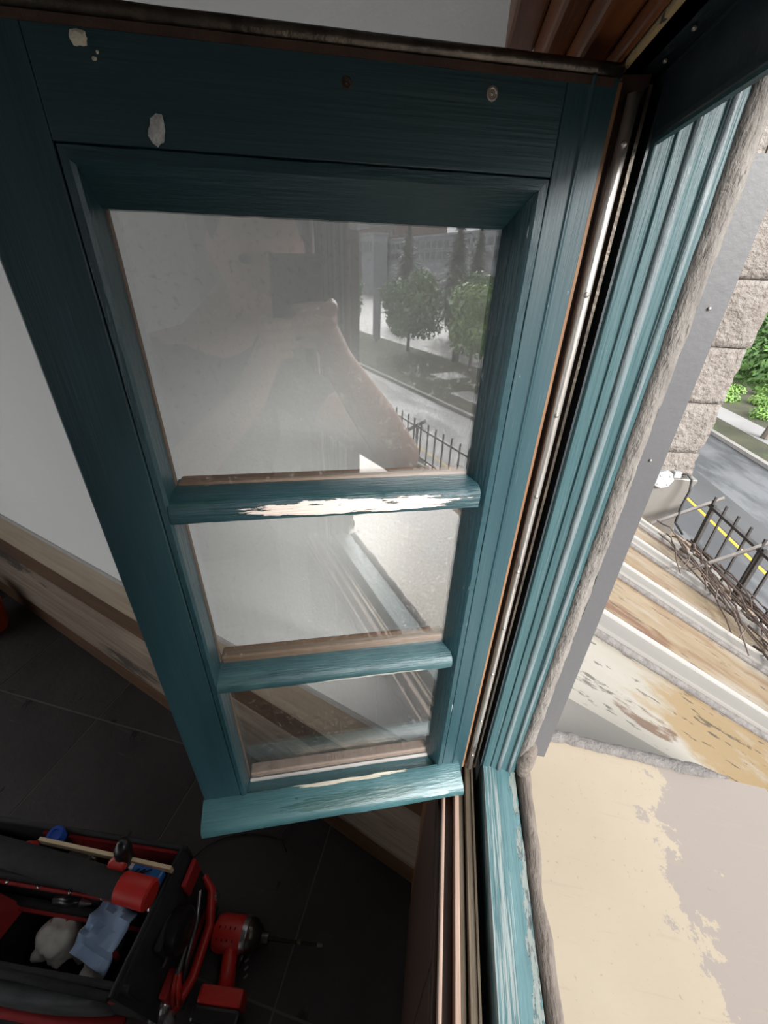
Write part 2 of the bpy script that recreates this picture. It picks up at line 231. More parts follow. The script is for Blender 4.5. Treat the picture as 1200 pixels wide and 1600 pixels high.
# ------------------------------------------------------------------ mesh helpers
ORG = {}          # object -> origin (lens coordinates) its children are given in; None = local coordinates
class MB:
    def __init__(s): s.v = []; s.f = []
    def add(s, verts, faces):
        o = len(s.v); s.v += [Vector(p) for p in verts]; s.f += [tuple(i + o for i in f) for f in faces]; return s
    def box(s, x0, x1, y0, y1, z0, z1):
        return s.add([(x0, y0, z0), (x1, y0, z0), (x1, y1, z0), (x0, y1, z0), (x0, y0, z1), (x1, y0, z1), (x1, y1, z1), (x0, y1, z1)],
                     [(0, 3, 2, 1), (4, 5, 6, 7), (0, 1, 5, 4), (1, 2, 6, 5), (2, 3, 7, 6), (3, 0, 4, 7)])
    def prism(s, prof, axis, a, b, seg=1, jit=0.0):
        """closed 2-D profile pushed along x, y or z"""
        n = len(prof); V = []
        for k in range(seg + 1):
            t = a + (b - a) * k / seg
            for (p, q) in prof:
                if jit: p += random.uniform(-jit, jit); q += random.uniform(-jit, jit)
                V.append({'x': (t, p, q), 'y': (p, t, q), 'z': (p, q, t)}[axis])
        F = [tuple(range(n))[::-1], tuple(range(seg * n, seg * n + n))]
        for k in range(seg):
            for i in range(n):
                j = (i + 1) % n; F.append((k * n + i, k * n + j, (k + 1) * n + j, (k + 1) * n + i))
        return s.add(V, F)
    def tube(s, path, rad, n=10, flat=1.0, cap=True):
        path = [Vector(p) for p in path]; m = len(path)
        if not hasattr(rad, '__len__'): rad = [rad] * m
        V = []; ref = None
        for i, p in enumerate(path):
            d = (path[min(i + 1, m - 1)] - path[max(i - 1, 0)]).normalized()
            if ref is None: ref = Vector((0, 0, 1)) if abs(d.z) < .9 else Vector((1, 0, 0))
            u = (ref - d * ref.dot(d)); u = u.normalized() if u.length > 1e-6 else d.orthogonal().normalized()
            ref = u; w = d.cross(u)
            for k in range(n):
                a = 2 * math.pi * k / n; V.append(p + (u * math.cos(a) + w * math.sin(a) * flat) * rad[i])
        F = []
        for i in range(m - 1):
            for k in range(n):
                j = (k + 1) % n; F.append((i * n + k, i * n + j, (i + 1) * n + j, (i + 1) * n + k))
        if cap: F += [tuple(range(n))[::-1], tuple(range((m - 1) * n, m * n))]
        return s.add(V, F)
    def ball(s, c, r, nu=14, nv=9, rot=None):
        c = Vector(c); r = Vector(r) if hasattr(r, '__len__') else Vector((r, r, r)); V = []; F = []
        for i in range(nv + 1):
            th = math.pi * i / nv
            for k in range(nu):
                a = 2 * math.pi * k / nu
                p = Vector((r.x * math.sin(th) * math.cos(a), r.y * math.sin(th) * math.sin(a), r.z * math.cos(th)))
                if rot is not None: p = rot @ p
                V.append(c + p)
        for i in range(nv):
            for k in range(nu):
                j = (k + 1) % nu; F.append((i * nu + k, (i + 1) * nu + k, (i + 1) * nu + j, i * nu + j))
        return s.add(V, F)
    def disc_lathe(s, c, axis, prof, n=20):
        """profile [(radius, along)] turned about an axis through c"""
        c = Vector(c); d = Vector(axis).normalized(); u = d.orthogonal().normalized(); w = d.cross(u); V = []; F = []
        for (r, t) in prof:
            for k in range(n):
                a = 2 * math.pi * k / n; V.append(c + d * t + (u * math.cos(a) + w * math.sin(a)) * r)
        m = len(prof)
        for i in range(m - 1):
            for k in range(n):
                j = (k + 1) % n; F.append((i * n + k, i * n + j, (i + 1) * n + j, (i + 1) * n + k))
        F += [tuple(range(n))[::-1], tuple(range((m - 1) * n, m * n))]
        return s.add(V, F)
    def mesh(s, name, off=Vector((0, 0, 0)), smooth=False, weld=True):
        me = bpy.data.meshes.new(name); me.from_pydata([tuple(p - off) for p in s.v], [], s.f); me.update()
        bm = bmesh.new(); bm.from_mesh(me)
        if weld: bmesh.ops.remove_doubles(bm, verts=bm.verts, dist=1e-6)
        bmesh.ops.recalc_face_normals(bm, faces=bm.faces); bm.to_mesh(me); bm.free()
        if smooth:
            for p in me.polygons: p.use_smooth = True
        return me
    def build(s, name, mat, parent=None, smooth=False, bevel=0, org=None, kind=None, weld=True, auto=False, label=None):
        if parent is not None: off = ORG.get(parent); off = off if off is not None else Vector((0, 0, 0))
        elif org is not None: off = Vector(org)
        else:
            xs = [p.x for p in s.v]; ys = [p.y for p in s.v]; off = Vector(((min(xs) + max(xs)) / 2, (min(ys) + max(ys)) / 2, min(p.z for p in s.v)))
        me = s.mesh(name, off, smooth or auto, weld); o = bpy.data.objects.new(name, me); COL.objects.link(o)
        me.materials.append(MATS[mat])
        if parent is not None: o.parent = parent; ORG[o] = ORG.get(parent)
        else: o.location = off + Vector((0, 0, Z0)); ORG[o] = off
        if bevel:
            b = o.modifiers.new('bevel', 'BEVEL'); b.width = bevel; b.segments = 2; b.limit_method = 'ANGLE'; b.angle_limit = R(35)
        if auto:
            try: me.set_sharp_from_angle(angle=R(38))
            except Exception: pass
        if kind: o['kind'] = kind
        if label: o['label'] = label
        return o
def thing(name, loc, label=None, cat=None, group=None, kind=None, rotz=0.0, local=False):
    o = bpy.data.objects.new(name, None); COL.objects.link(o); o.empty_display_size = .05
    o.location = Vector(loc) + Vector((0, 0, Z0)); o.rotation_euler = (0, 0, rotz)
    ORG[o] = None if local else Vector(loc)
    return tag(o, label, cat, group, kind)
def tag(o, label=None, cat=None, group=None, kind=None):
    if label: o['label'] = label
    if cat: o['category'] = cat
    if group: o['group'] = group
    if kind: o['kind'] = kind
    return o
def clone(src, parent, loc=None, name=None):
    o = src.copy(); COL.objects.link(o); o.parent = parent
    if loc is not None: o.location = loc
    return o
def at(px, py, z=None, x=None, y=None):
    """point of the place seen at a pixel of the photograph, at a known height, or on a known upright plane"""
    r = fw * FPX + rt * (px - 600) - up * (py - 800)
    return r * (z / r.z) if z is not None else (r * (x / r.x) if x is not None else r * (y / r.y))

SD = Vector((math.sin(AZS), math.cos(AZS), 0)); SN = Vector((-math.cos(AZS), math.sin(AZS), 0))   # along the sash, through the sash
FLOOR = -1.40
# ================================================================== the room
HEAD, SILL, YF, YN = .100, -.597, .335, -.250     # window opening: head, sill, far and near jamb
# far white wall: runs from the window corner back into the room
WD = Vector((-.9335, .3585, 0)); WN = Vector((-.3585, -.9335, 0)); WC = Vector((.055, .488, 0))
def onwall(t, out, z): return WC + WD * t + WN * out + Vector((0, 0, z))
def wallbox(t0, t1, o0, o1, z0, z1):
    m = MB(); P = [onwall(t, o, z) for z in (z0, z1) for (t, o) in ((t0, o0), (t1, o0), (t1, o1), (t0, o1))]
    return m.add(P, [(0, 3, 2, 1), (4, 5, 6, 7), (0, 1, 5, 4), (1, 2, 6, 5), (2, 3, 7, 6), (3, 0, 4, 7)])
wallbox(-.12, 2.60, 0, -.12, FLOOR - .05, 1.0).build('wall_far', 'white_wall', kind='structure')
# left wall with a wide unseen window, added to brighten the far wall
lw0, lw1, lz0, lz1 = -2.5, .75, -1.38, .12
wl_ = MB(); wl_.box(-2.47, -2.35, -2.6, lw0, FLOOR - .05, 1.0); wl_.box(-2.47, -2.35, lw1, 1.62, FLOOR - .05, 1.0); wl_.box(-2.47, -2.35, lw0, lw1, FLOOR - .05, lz0); wl_.box(-2.47, -2.35, lw0, lw1, lz1, 1.0)
wl_.build('wall_left', 'white_wall', kind='structure')
MB().box(-2.47, .19, -2.72, -2.6, FLOOR - .05, 1.0).build('wall_back', 'white_wall', kind='structure')
w2 = thing('added_window', (-2.41, -.5, lz0), kind='structure')
f2 = MB(); f2.box(-2.44, -2.38, lw0, lw1, lz0, lz0 + .05); f2.box(-2.44, -2.38, lw0, lw1, lz1 - .05, lz1)
for y in (lw0, lw0 + 1.067, lw0 + 2.133, lw1 - .05): f2.box(-2.44, -2.38, y, y + .05, lz0, lz1)
f2.build('added_window_frame', 'teal_frame', w2)
for k in range(3): MB().box(-2.412, -2.408, lw0 + .05 + 1.067 * k, lw0 + 1.067 * (k + 1), lz0 + .05, lz1 - .05).build('pane', 'window_glass', w2)
MB().box(-2.47, .2, -2.72, 1.75, 1.0, 1.08).build('ceiling', 'dark_panel', kind='structure')
# window wall in four pieces around the opening
XI, XO = .062, .188
ww = MB(); ww.box(XI, XO, YF + .06, .62, FLOOR - .05, 1.0); ww.box(XI + .03, XO, -2.72, YN - .06, FLOOR - .05, 1.0)
ww.box(XI, XO, YN - .06, YF + .06, .20, 1.0); ww.box(XI, XO, YN - .06, YF + .06, FLOOR - .05, -.66)
wr = ww.build('wall_right', 'outer_render', kind='structure')
dado = thing('trim_3', (.06, .04, FLOOR), kind='structure')
for y0, y1 in ((-.30, -.08), (-.078, .14), (.142, .40)):
    MB().box(.048, XI, y0, y1, FLOOR, -.64).build('panel_board', 'dark_wood', dado, bevel=.003)
# floor: slate tiles on a bed
fl = MB(); fl.box(-2.45, .06, -2.6, 1.5, FLOOR - .06, FLOOR - .0015); flo = fl.build('floor', 'grout', kind='structure')
T = .457; TA = R(-5.5); tm = MB(); tm.box(-T / 2 + .0025, T / 2 - .0025, -T / 2 + .0025, T / 2 - .0025, 0, .010)
tmesh = tm.mesh('tile'); tmesh.materials.append(MATS['slate_tile'])
for i in range(-6, 2):
    for j in range(-6, 5):
        c = Vector((-.23, .19, 0)) + Matrix.Rotation(TA, 3, 'Z') @ Vector(((i + .5) * T, (j + .5) * T, 0))
        if c.x > .06 or c.x < -2.25 or c.y < -2.45: continue
        if (c - WC).dot(WN) < -.30: continue
        t = bpy.data.objects.new('tile', tmesh); COL.objects.link(t); t.parent = flo
        t.location = Vector((c.x, c.y, FLOOR - .010 + random.uniform(-.0006, .0006))) - ORG[flo]; t.rotation_euler = (random.uniform(-.001, .001), random.uniform(-.001, .001), TA)
# skirting along the far wall: pale cap, dark band, weathered beam, narrow foot strip
sk = thing('baseboard_far', onwall(1.3, .02, FLOOR), kind='structure', rotz=math.atan2(-WD.y, -WD.x), local=True)
def skb(name, prof, mat, t0=-.02, t1=2.56, bev=.003):
    MB().prism([(-o + .02, z - FLOOR) for (o, z) in prof], 'x', 1.3 - t1, 1.3 - t0).build(name, mat, sk, bevel=bev)
skb('cap_board', [(0, -.865), (.006, -.868), (.022, -.972), (.022, -.985), (0, -.985)], 'light_trim_wood')
skb('caulk_line', [(0, -.857), (.004, -.859), (.006, -.869), (0, -.869)], 'pale_putty', bev=0)
skb('recess_board', [(0, -.985), (.008, -.985), (.010, -1.115), (0, -1.115)], 'brown_trim_wood')
skb('beam', [(0, -1.10), (.010, -1.10), (.034, -1.125), (.042, -1.28), (.034, -1.32), (0, -1.32)], 'weathered_beam', bev=.006)
skb('foot_strip', [(0, -1.32), (.032, -1.32), (.038, -1.398), (0, -1.398)], 'brown_trim_wood')
# wooden lining over and beside the window
tr = thing('trim_1', (.05, .12, .1), kind='structure')
for (x0, x1, z0, z1, mt) in ((.060, .0775, .112, .19, 'red_wood'), (.044, .060, .128, .19, 'red_wood'), (.022, .044, .150, .19, 'red_wood'), (.0775, .082, .104, .15, 'red_wood')):
    MB().box(x0, x1, YN - .05, .47, z0, z1).build('lining_board', mt, tr, bevel=.003)
MB().box(.082, .0945, YN - .05, .40, .102, .15).build('chipped_strip', 'tan_chipped', tr)
tr2 = thing('trim_2', (.05, .43, FLOOR), kind='structure')
for (x0, x1, y0, y1) in ((.050, .0625, .405, .478), (.0625, .082, .392, .46)):
    MB().box(x0, x1, y0, y1, FLOOR, .19).build('corner_board', 'red_wood_upright', tr2, bevel=.003)

# ================================================================== window frame
win = thing('window_1', (.12, .04, -.64), kind='structure')
JP = [(.084, .052), (.107, .052), (.107, .003), (.109, 0), (.1172, 0), (.1178, .0018), (.1192, .0018), (.1198, 0), (.1262, 0), (.1345, 0), (.1350, .0014), (.1412, .0014), (.1420, 0), (.1480, .0), (.1530, .002), (.1530, .066), (.084, .066)]
def jamb(Y, sg):
    P = [(x, Y + sg * o) for x, o in JP]
    MB().prism(P, 'z', -.60, HEAD + .028).build('jamb', 'teal_frame', win, bevel=.0006)
    MB().box(.1055, .1070, Y + sg * .002, Y + sg * .052, -.60, HEAD) .build('stop_face', 'frame_shade', win)  # thin dark sheet over the stop, carrying its shade
    for x, r in ((.1303, .0036), (.1449, .0026)):
        n = 24; MB().tube([(x + random.uniform(-.0002, .0002), Y + sg * .0006, -.597 + .722 * k / n) for k in range(n + 1)], [r * random.uniform(.94, 1.06) for _ in range(n + 1)], 10).build('bead', 'teal_bead_highlight', win, smooth=True)
    # lining of the rebate and the nailed metal bar of the hinge side
    MB().box(.0835, .0990, Y + sg * .006, Y + sg * .058, -.62, HEAD).build('rebate_board', 'dark_wood', win)
    MB().box(.0972, .0992, Y - sg * .001, Y + sg * .012, -.60, HEAD - .006).build('channel_lip', 'dark_metal', win)
    mbar = MB().tube([(.0903, Y - sg * .0015, -.60 + .69 * k / 12) for k in range(13)], .0036, 10).build('metal_bar', 'metal_bar', win, smooth=True)
    nm = None
    for k in range(9):
        z = -.56 + k * .078 + random.uniform(-.006, .006)
        MB().ball((.0903, Y - sg * .0050, z), (.0019, .0012, .0019), 8, 5).build('nail', 'nail_steel', mbar, smooth=True)
    # sealant against the masonry
    n = 160; pts = []; rad = []
    for k in range(n + 1):
        z = -.575 + .695 * k / n
        pts.append((.1580 + .0010 * noise.noise((z * 14, sg, 0)), Y + sg * .0045, z)); rad.append(.0080 + .0009 * noise.noise((z * 50, sg * 3, 1)) + .0006 * noise.noise((z * 170, sg * 3, 1)))
    MB().tube(pts, rad, 12).build('sealant', 'sealant', win, smooth=True)
    # grey sheet over the masonry edge, its inner edge cut unevenly
    m = MB(); k = 40; V = []
    for i in range(k + 1):
        z = -.55 + .615 * i / k; e = .1645 + .0026 * noise.noise((z * 9, 3 * sg, 2))
        V += [(e, Y + sg * .0005, z), (.1825, Y, z), (.1885, Y + sg * .012, z), (.1885, Y + sg * .07, z), (e, Y + sg * .07, z)]
    F = [(i * 5 + a, i * 5 + (a + 1) % 5, i * 5 + 5 + (a + 1) % 5, i * 5 + 5 + a) for i in range(k) for a in range(5)] + [(0, 1, 2, 3, 4), tuple(k * 5 + a for a in range(5))]
    m.add(V, F); fla = m.build('flashing', 'grey_flashing', win)
    for z in (-.095, .015): MB().ball((.172, Y - sg * .0005, z - .03), (.0012, .0008, .0012), 8, 5)  .build('rivet', 'nail_steel', fla, smooth=True)
jamb(YF, 1); jamb(YN, -1)
# head
HP = [(.084, HEAD + .002), (.107, HEAD + .002), (.107, .074), (.1080, .071), (.1120, .071), (.1130, .076), (.1135, .126), (.155, .128), (.155, .17), (.084, .17)]
MB().prism(HP, 'y', YN - .06, YF + .06).build('head', 'frame_shade', win, bevel=.001)
MB().prism([(.1078, .0735), (.1085, .0695), (.1118, .0695), (.1128, .0735)], 'y', YN, YF).build('head_edge', 'teal_frame', win)
for k in range(10): MB().ball((.099 + random.uniform(-.001, .001), .02 + k * .034, HEAD + .0005), (.0014, .0014, .001), 8, 5).build('nail', 'nail_steel', win, smooth=True)
n = 40; MB().tube([(.163 + .002 * noise.noise((k * .4, 9, 0)), YN + (YF - YN) * k / n, .128) for k in range(n + 1)], [.008 + .002 * noise.noise((k * .7, 4, 1)) for k in range(n + 1)], 10).build('head_sealant', 'sealant', win, smooth=True)
MB().box(.155, XO, YN - .06, YF + .06, .128, .20).build('head_flashing', 'grey_flashing', win, bevel=.002)
# sill: inner strips, track, black gap, painted outer sill, sealant
for (x0, x1, z0, z1, mt, nm) in ((.0500, .0550, -.66, -.628, 'dark_wood', 'inner_sill'), (.0550, .0590, -.66, -.612, 'pinkish_wood', 'wood_strip'), (.0590, .0712, -.66, -.632, 'dark_wood', 'inner_sill'),
                             (.0712, .0770, -.66, -.610, 'pinkish_wood', 'wood_strip'), (.0770, .0835, -.66, -.616, 'brass_track', 'track_edge')):
    MB().box(x0, x1, YN - .05, YF + .055, z0, z1).build(nm, mt, win, bevel=.0012)
MB().prism([(.0850, -.66), (.0850, -.612), (.0862, -.6085), (.0885, -.6085), (.0892, -.612), (.0935, -.612), (.0942, -.609), (.0965, -.609), (.0975, -.613), (.0975, -.66)], 'y', YN - .05, YF + .01).build('metal_track', 'brass_track', win)
MB().box(.0975, .107, YN - .05, YF + .055, -.66, -.645).build('gap_floor', 'black_gap', win)
nS = 30; m = MB(); V = []
for k in range(nS + 1):
    y = YN + (YF + .004 - YN) * k / nS; j = lambda q: .0007 * noise.noise((y * 40, q, 0))
    V += [(.107, y, -.66), (.107 + j(1), y, SILL - .002), (.1095 + j(2), y, SILL + .003), (.130, y, SILL + .0015 + j(3)), (.1465, y, SILL - .004 + j(4)), (.1545 + j(5) * 3, y, SILL - .007 + j(6) * 2), (.157, y, SILL - .016), (.157, y, -.66)]
m.add(V, [(i * 8 + a, i * 8 + (a + 1) % 8, i * 8 + 8 + (a + 1) % 8, i * 8 + 8 + a) for i in range(nS) for a in range(8)] + [tuple(range(8)), tuple(nS * 8 + a for a in range(8))])
so = m.build('sill', 'teal_sill_worn', None); so.parent = win; so.location = ORG[so] - ORG[win]
n = 70; pts = []; rad = []
for k in range(n + 1):
    y = YN + (YF + .07 - YN) * k / n
    pts.append((.1640 + .0028 * noise.noise((y * 12, 2, 0)) + .004 * max(0, y - .2) / .13, y, SILL - .013 + .001 * noise.noise((y * 30, 7, 0)))); rad.append(.0095 + .0028 * noise.noise((y * 26, 5, 1)))
MB().tube(pts, rad, 12).build('sill_sealant', 'sealant_dark', win, smooth=True)
m = MB(); m.ball((.163, YF + .004, -.565), (.012, .012, .045), 14, 10); m.build('corner_sealant', 'sealant_dark', win, smooth=True)

# ================================================================== the open sash (local: x along the sash to the hinge, y through it, z up)
SB = -.610
def SP(s, d, z): return (s, d - .290, z - SB)
root = SD * 0 + SN * .290 + Vector((0, 0, SB))
sash = thing('casement_sash', root, 'teal painted wooden casement sash with three glass panes, swung open into the room', 'window sash', rotz=math.atan2(SD.y, SD.x), local=True)
def sprism_z(prof, z0, z1): return MB().prism([(s, d - .290) for s, d in prof], 'z', z0 - SB, z1 - SB)
def sprism_x(prof, s0, s1, seg=1, jit=0): return MB().prism([(d - .290, z - SB) for d, z in prof], 'x', s0, s1, seg, jit)
sprism_z([(-.1645, .290), (-.1207, .290), (-.1207, .330), (-.1645, .330)], -.612, .0955).build('stile', 'teal_upright', sash, bevel=.0012)
sprism_z([(.1452, .290), (.1585, .290), (.1593, .2887), (.1607, .2887), (.1615, .2902), (.1755, .2905), (.1755, .330), (.1452, .330)], -.612, .0955).build('stile', 'teal_upright', sash, bevel=.0008)
top_rail = sprism_x([(.2902, .0508), (.2902, .0875), (.2905, .0955), (.330, .0955), (.330, .0508)], -.1207, .1452).build('top_rail', 'teal_level', sash, bevel=.0008)
sprism_x([(.2896, .0915), (.2896, .0950), (.292, .0955), (.292, .0915)], -.160, .172).build('edge_strip', 'dark_wood', sash)
MB().tube([SP(-.166 + .342 * k / 20, .2925, .0985 + random.uniform(-.0002, .0002)) for k in range(21)], .0036, 10).build('metal_edge', 'dark_metal', sash, smooth=True)
sprism_z([(.1755, .2945), (.1805, .2955), (.1805, .330), (.1755, .330)], -.606, .0955).build('hinge_edge', 'bare_wood', sash)
# mitred moulding round the glass: left, top, right
KP = [(-.1207, .1452, .0508, .2915), (-.1192, .1440, .0496, .2888), (-.1150, .1388, .0440, .2886), (-.1130, .1368, .0424, .2908), (-.1130, .1282, .0262, .3105), (-.1130, .1282, .0262, .3200), (-.1207, .1452, .0508, .3200)]
def wob(v, k): return v + (.0006 * noise.noise((k * 2.1, v * 90, 3)) if True else 0)
def moulding(side):
    m = MB(); n = 26; V = []; K = len(KP)
    for i in range(n + 1):
        for (sl, sr, zt, d) in KP:
            t = i / n
            if side == 'left': p = SP(wob(sl, i), d, -.592 + (zt + .592) * t)
            elif side == 'right': p = SP(wob(sr, i), d, -.592 + (zt + .592) * t)
            else: p = SP(sl + (sr - sl) * t, d, wob(zt, i))
            V.append(p)
    F = [(i * K + a, i * K + (a + 1) % K, i * K + K + (a + 1) % K, i * K + K + a) for i in range(n) for a in range(K)] + [tuple(range(K)), tuple(n * K + a for a in range(K))]
    m.add(V, F); return m.build('moulding', 'teal_moulding_level' if side == 'top' else 'teal_moulding', sash, auto=True)
for s_ in ('left', 'top', 'right'): moulding(s_)
def bar(zt, zb, mat):
    n = 30; m = MB(); V = []
    P = [(.3105, zt), (.2925, zt - .0026), (.2888, zt - .0060), (.2876, (zt + zb) / 2 - .002), (.2888, zb + .0025), (.2930, zb), (.3105, zb - .001), (.3260, zb - .001), (.3260, zt)]
    for i in range(n + 1):
        s_ = -.1138 + (.1338 + .1138) * i / n
        for q, (d, z) in enumerate(P):
            j = .0006 * noise.noise((s_ * 60, q * 3.3, zt * 9)) if 0 < q < 6 else 0
            V.append(SP(s_, d + j, z + j))
    K = len(P); m.add(V, [(i * K + a, i * K + (a + 1) % K, i * K + K + (a + 1) % K, i * K + K + a) for i in range(n) for a in range(K)] + [tuple(range(K)), tuple(n * K + a for a in range(K))])
    return m.build('glazing_bar', mat, sash, auto=True)
bar(-.152, -.1752, 'teal_bar_peeled'); bar(-.361, -.3805, 'teal_bar_worn')
for z0, z1 in ((-.160, .034), (-.370, -.168), (-.598, -.372)):
    MB().box(-.1185, .1340, .0210, .0232, z0 - SB, z1 - SB).build('pane', 'window_glass', sash)
# bare inner beads seen through the glass along its edges
for z0, z1 in ((-.1525, .026), (-.361, -.1755), (-.588, -.381)):
    MB().box(-.1195, -.1123, .0236, .0275, z0 - SB, z1 - SB).build('inner_bead', 'bare_wood', sash)
for z0, z1, mt in ((-.160, -.1495, 'bare_wood_level'), (-.372, -.3520, 'bare_wood_level'), (-.600, -.5780, 'pinkish_wood')):
    MB().box(-.1115, .1300, .0236, .038, z0 - SB, z1 - SB).build('inner_bead', mt, sash, bevel=.002)
MB().box(-.1115, .1290, .0180, .0208, -.590 - SB, -.5845 - SB).build('putty_line', 'pale_putty', sash)
# bottom rail with the drip board
n = 40; m = MB(); V = []
DP = [(.3105, -.5885), (.2955, -.5865), (.2905, -.5790), (.2860, -.5795), (.2640, -.5905), (.2600, -.5950), (.2592, -.6035), (.2620, -.6085), (.2800, -.6085), (.330, -.6125), (.330, -.5885)]
for i in range(n + 1):
    s_ = -.1655 + (.1680 + .1655) * i / n
    for q, (d, z) in enumerate(DP):
        j = .0007 * noise.noise((s_ * 45, q * 3.1, 5)) if 0 < q < 7 else 0
        V.append(SP(s_, d + j, z + j * (2.2 if q in (2, 3) else 1)))
K = len(DP); m.add(V, [(i * K + a, i * K + (a + 1) % K, i * K + K + (a + 1) % K, i * K + K + a) for i in range(n) for a in range(K)] + [tuple(range(K)), tuple(n * K + a for a in range(K))])
m.build('drip_board', 'teal_drip', sash, auto=True)
# filler spots and screw heads on the top rail
def blob(s_, z, rs, rz, mat, name, seed, h=.0012, lab=None):
    m = MB(); n = 18; V = [SP(s_, .290 - h, z)]
    for ring, (f, hh) in enumerate(((.55, h), (1.0, .0001))):
        for k in range(n):
            a = 2 * math.pi * k / n; q = f * (1 + .35 * noise.noise((math.cos(a) * 2 + seed, math.sin(a) * 2, ring)))
            V.append(SP(s_ + rs * q * math.cos(a) + rz * .25 * q * math.sin(a), .290 - hh * (1 + .6 * noise.noise((k * 1.7, seed, ring))), z + rz * q * math.sin(a)))
    F = [(0, 1 + k, 1 + (k + 1) % n) for k in range(n)] + [(1 + k, 1 + n + k, 1 + n + (k + 1) % n, 1 + (k + 1) % n) for k in range(n)]
    m.add(V, F); m.build(name, mat, top_rail, label=lab)
pm('filler', (.42, .42, .42, 1), (.62, .62, .62, 1), (300, 300, 300), .9, 1, (700, 700, 700))
pm('old_paint_chip', (.46, .42, .34, 1), (.58, .54, .44, 1), (200, 200, 200), .9)
blob(-.0709, .0580, .0040, .0062, 'filler', 'filler_spot', 1, lab='grey lump of dried filler')
blob(-.0974, .0880, .0038, .0030, 'old_paint_chip', 'paint_chip', 5); blob(-.0925, .0815, .0012, .0008, 'old_paint_chip', 'paint_chip', 9); blob(-.0905, .0838, .0007, .0007, 'old_paint_chip', 'paint_chip', 12)
for s_, z, r in ((.1029, .0838, .0032), (.0250, .0822, .0026)):
    MB().disc_lathe(SP(s_, .2905, z), (0, -1, 0), [(r, 0), (r, .0008), (r * .75, .0009), (r * .6, .0004), (r * .25, .0004), (.0001, .0009)], 16).build('screw_head', 'nail_steel' if r > .003 else 'dark_metal', top_rail)

# ================================================================== outside: window pan, roof, railing
pan = MB(); TP = math.tan(R(8))
def panz(x): return -.613 - TP * (x - .165)
nx, ny = 8, 10; y0, y1 = -1.2, .412
V = [(.158 + (.552 - .158) * i / nx, y0 + (y1 - y0) * j / ny, panz(.158 + (.552 - .158) * i / nx) + .0012 * noise.noise((i * .7, j * .9, 0))) for j in range(ny + 1) for i in range(nx + 1)]
pan.add(V, [(j * (nx + 1) + i, j * (nx + 1) + i + 1, (j + 1) * (nx + 1) + i + 1, (j + 1) * (nx + 1) + i) for j in range(ny) for i in range(nx)])
pan.add([(.552, y0, panz(.552)), (.552, y1, panz(.552)), (.60, y1 + .02, -.895), (.60, y0, -.895)], [(0, 1, 2, 3)])
po = pan.build('sill_apron', 'sheet_beige', org=(0, 0, -.613), auto=True)
tag(po, 'beige painted sheet metal apron with a damp patch below the open window', 'flashing')
roofz = lambda x: -.66 - .577 * (x - .2)
XE = 1.93
roof = thing('roof', (.19, 1.0, -.66), kind='structure')
m = MB(); m.add([(.188, .56, roofz(.188)), (XE, .56, roofz(XE)), (XE, .90, roofz(XE)), (.188, .90, roofz(.188)), (.188, .56, roofz(.188) - .03), (XE, .56, roofz(XE) - .03), (XE, .90, roofz(XE) - .03), (.188, .90, roofz(.188) - .03)],
      [(0, 1, 2, 3), (4, 7, 6, 5), (0, 4, 5, 1), (1, 5, 6, 2), (2, 6, 7, 3), (3, 7, 4, 0)])
m.build('sheet_panel', 'roof_sheet_wet', roof)
ribs = [.90 + .462 * k for k in range(0, 9)] 
for k, y in enumerate(ribs):
    ya, yb = y, y + .462
    if ya > 2.6: break
    m = MB(); m.add([(.188, ya, roofz(.188)), (XE, ya, roofz(XE)), (XE, yb, roofz(XE)), (.188, yb, roofz(.188)), (.188, ya, roofz(.188) - .03), (XE, ya, roofz(XE) - .03), (XE, yb, roofz(XE) - .03), (.188, yb, roofz(.188) - .03)],
          [(0, 1, 2, 3), (4, 7, 6, 5), (0, 4, 5, 1), (1, 5, 6, 2), (2, 6, 7, 3), (3, 7, 4, 0)])
    m.build('sheet_panel', 'roof_sheet', roof)
for k in range(8):   # panels behind the viewer, seen mirrored in the glass
    ya = .10 - .462 * (k + 1) - .0; yb = ya + .462
    m = MB(); m.add([(.188, ya, roofz(.188)), (XE, ya, roofz(XE)), (XE, yb if k else .56, roofz(XE)), (.188, yb if k else .56, roofz(.188)), (.188, ya, roofz(.188) - .03), (XE, ya, roofz(XE) - .03), (XE, yb if k else .56, roofz(XE) - .03), (.188, yb if k else .56, roofz(.188) - .03)],
          [(0, 1, 2, 3), (4, 7, 6, 5), (0, 4, 5, 1), (1, 5, 6, 2), (2, 6, 7, 3), (3, 7, 4, 0)])
    m.build('sheet_panel', 'roof_sheet', roof)
def slope_box(y0, y1, h0, h1, x0=.188, x1=XE - .02):
    return MB().add([(x, y, roofz(x) + h) for x in (x0, x1) for (y, h) in ((y0, h0), (y1, h0), (y1, h1), (y0, h1))], [(0, 1, 2, 3), (7, 6, 5, 4), (0, 4, 5, 1), (1, 5, 6, 2), (2, 6, 7, 3), (3, 7, 4, 0)])
for y in [.853 + .462 * k for k in range(4)] + [-.36 - .462 * k for k in range(7)]:
    slope_box(y, y + .085, -.01, .030).build('rib', 'roof_rib', roof, bevel=.008)
    slope_box(y + .083, y + .091, -.01, .040).build('rib_highlight_lip', 'rib_highlight_lip', roof, bevel=.002)
    n = 60; MB().tube([(x, y + .002 * noise.noise((x * 8, y, 0)), roofz(x) + .006) for x in [.19 + (XE - .22) * i / n for i in range(n + 1)]], [.012 + .003 * noise.noise((i * .8, y * 5, 2)) for i in range(n + 1)], 8).build('sealant', 'sealant_roof', roof, smooth=True)
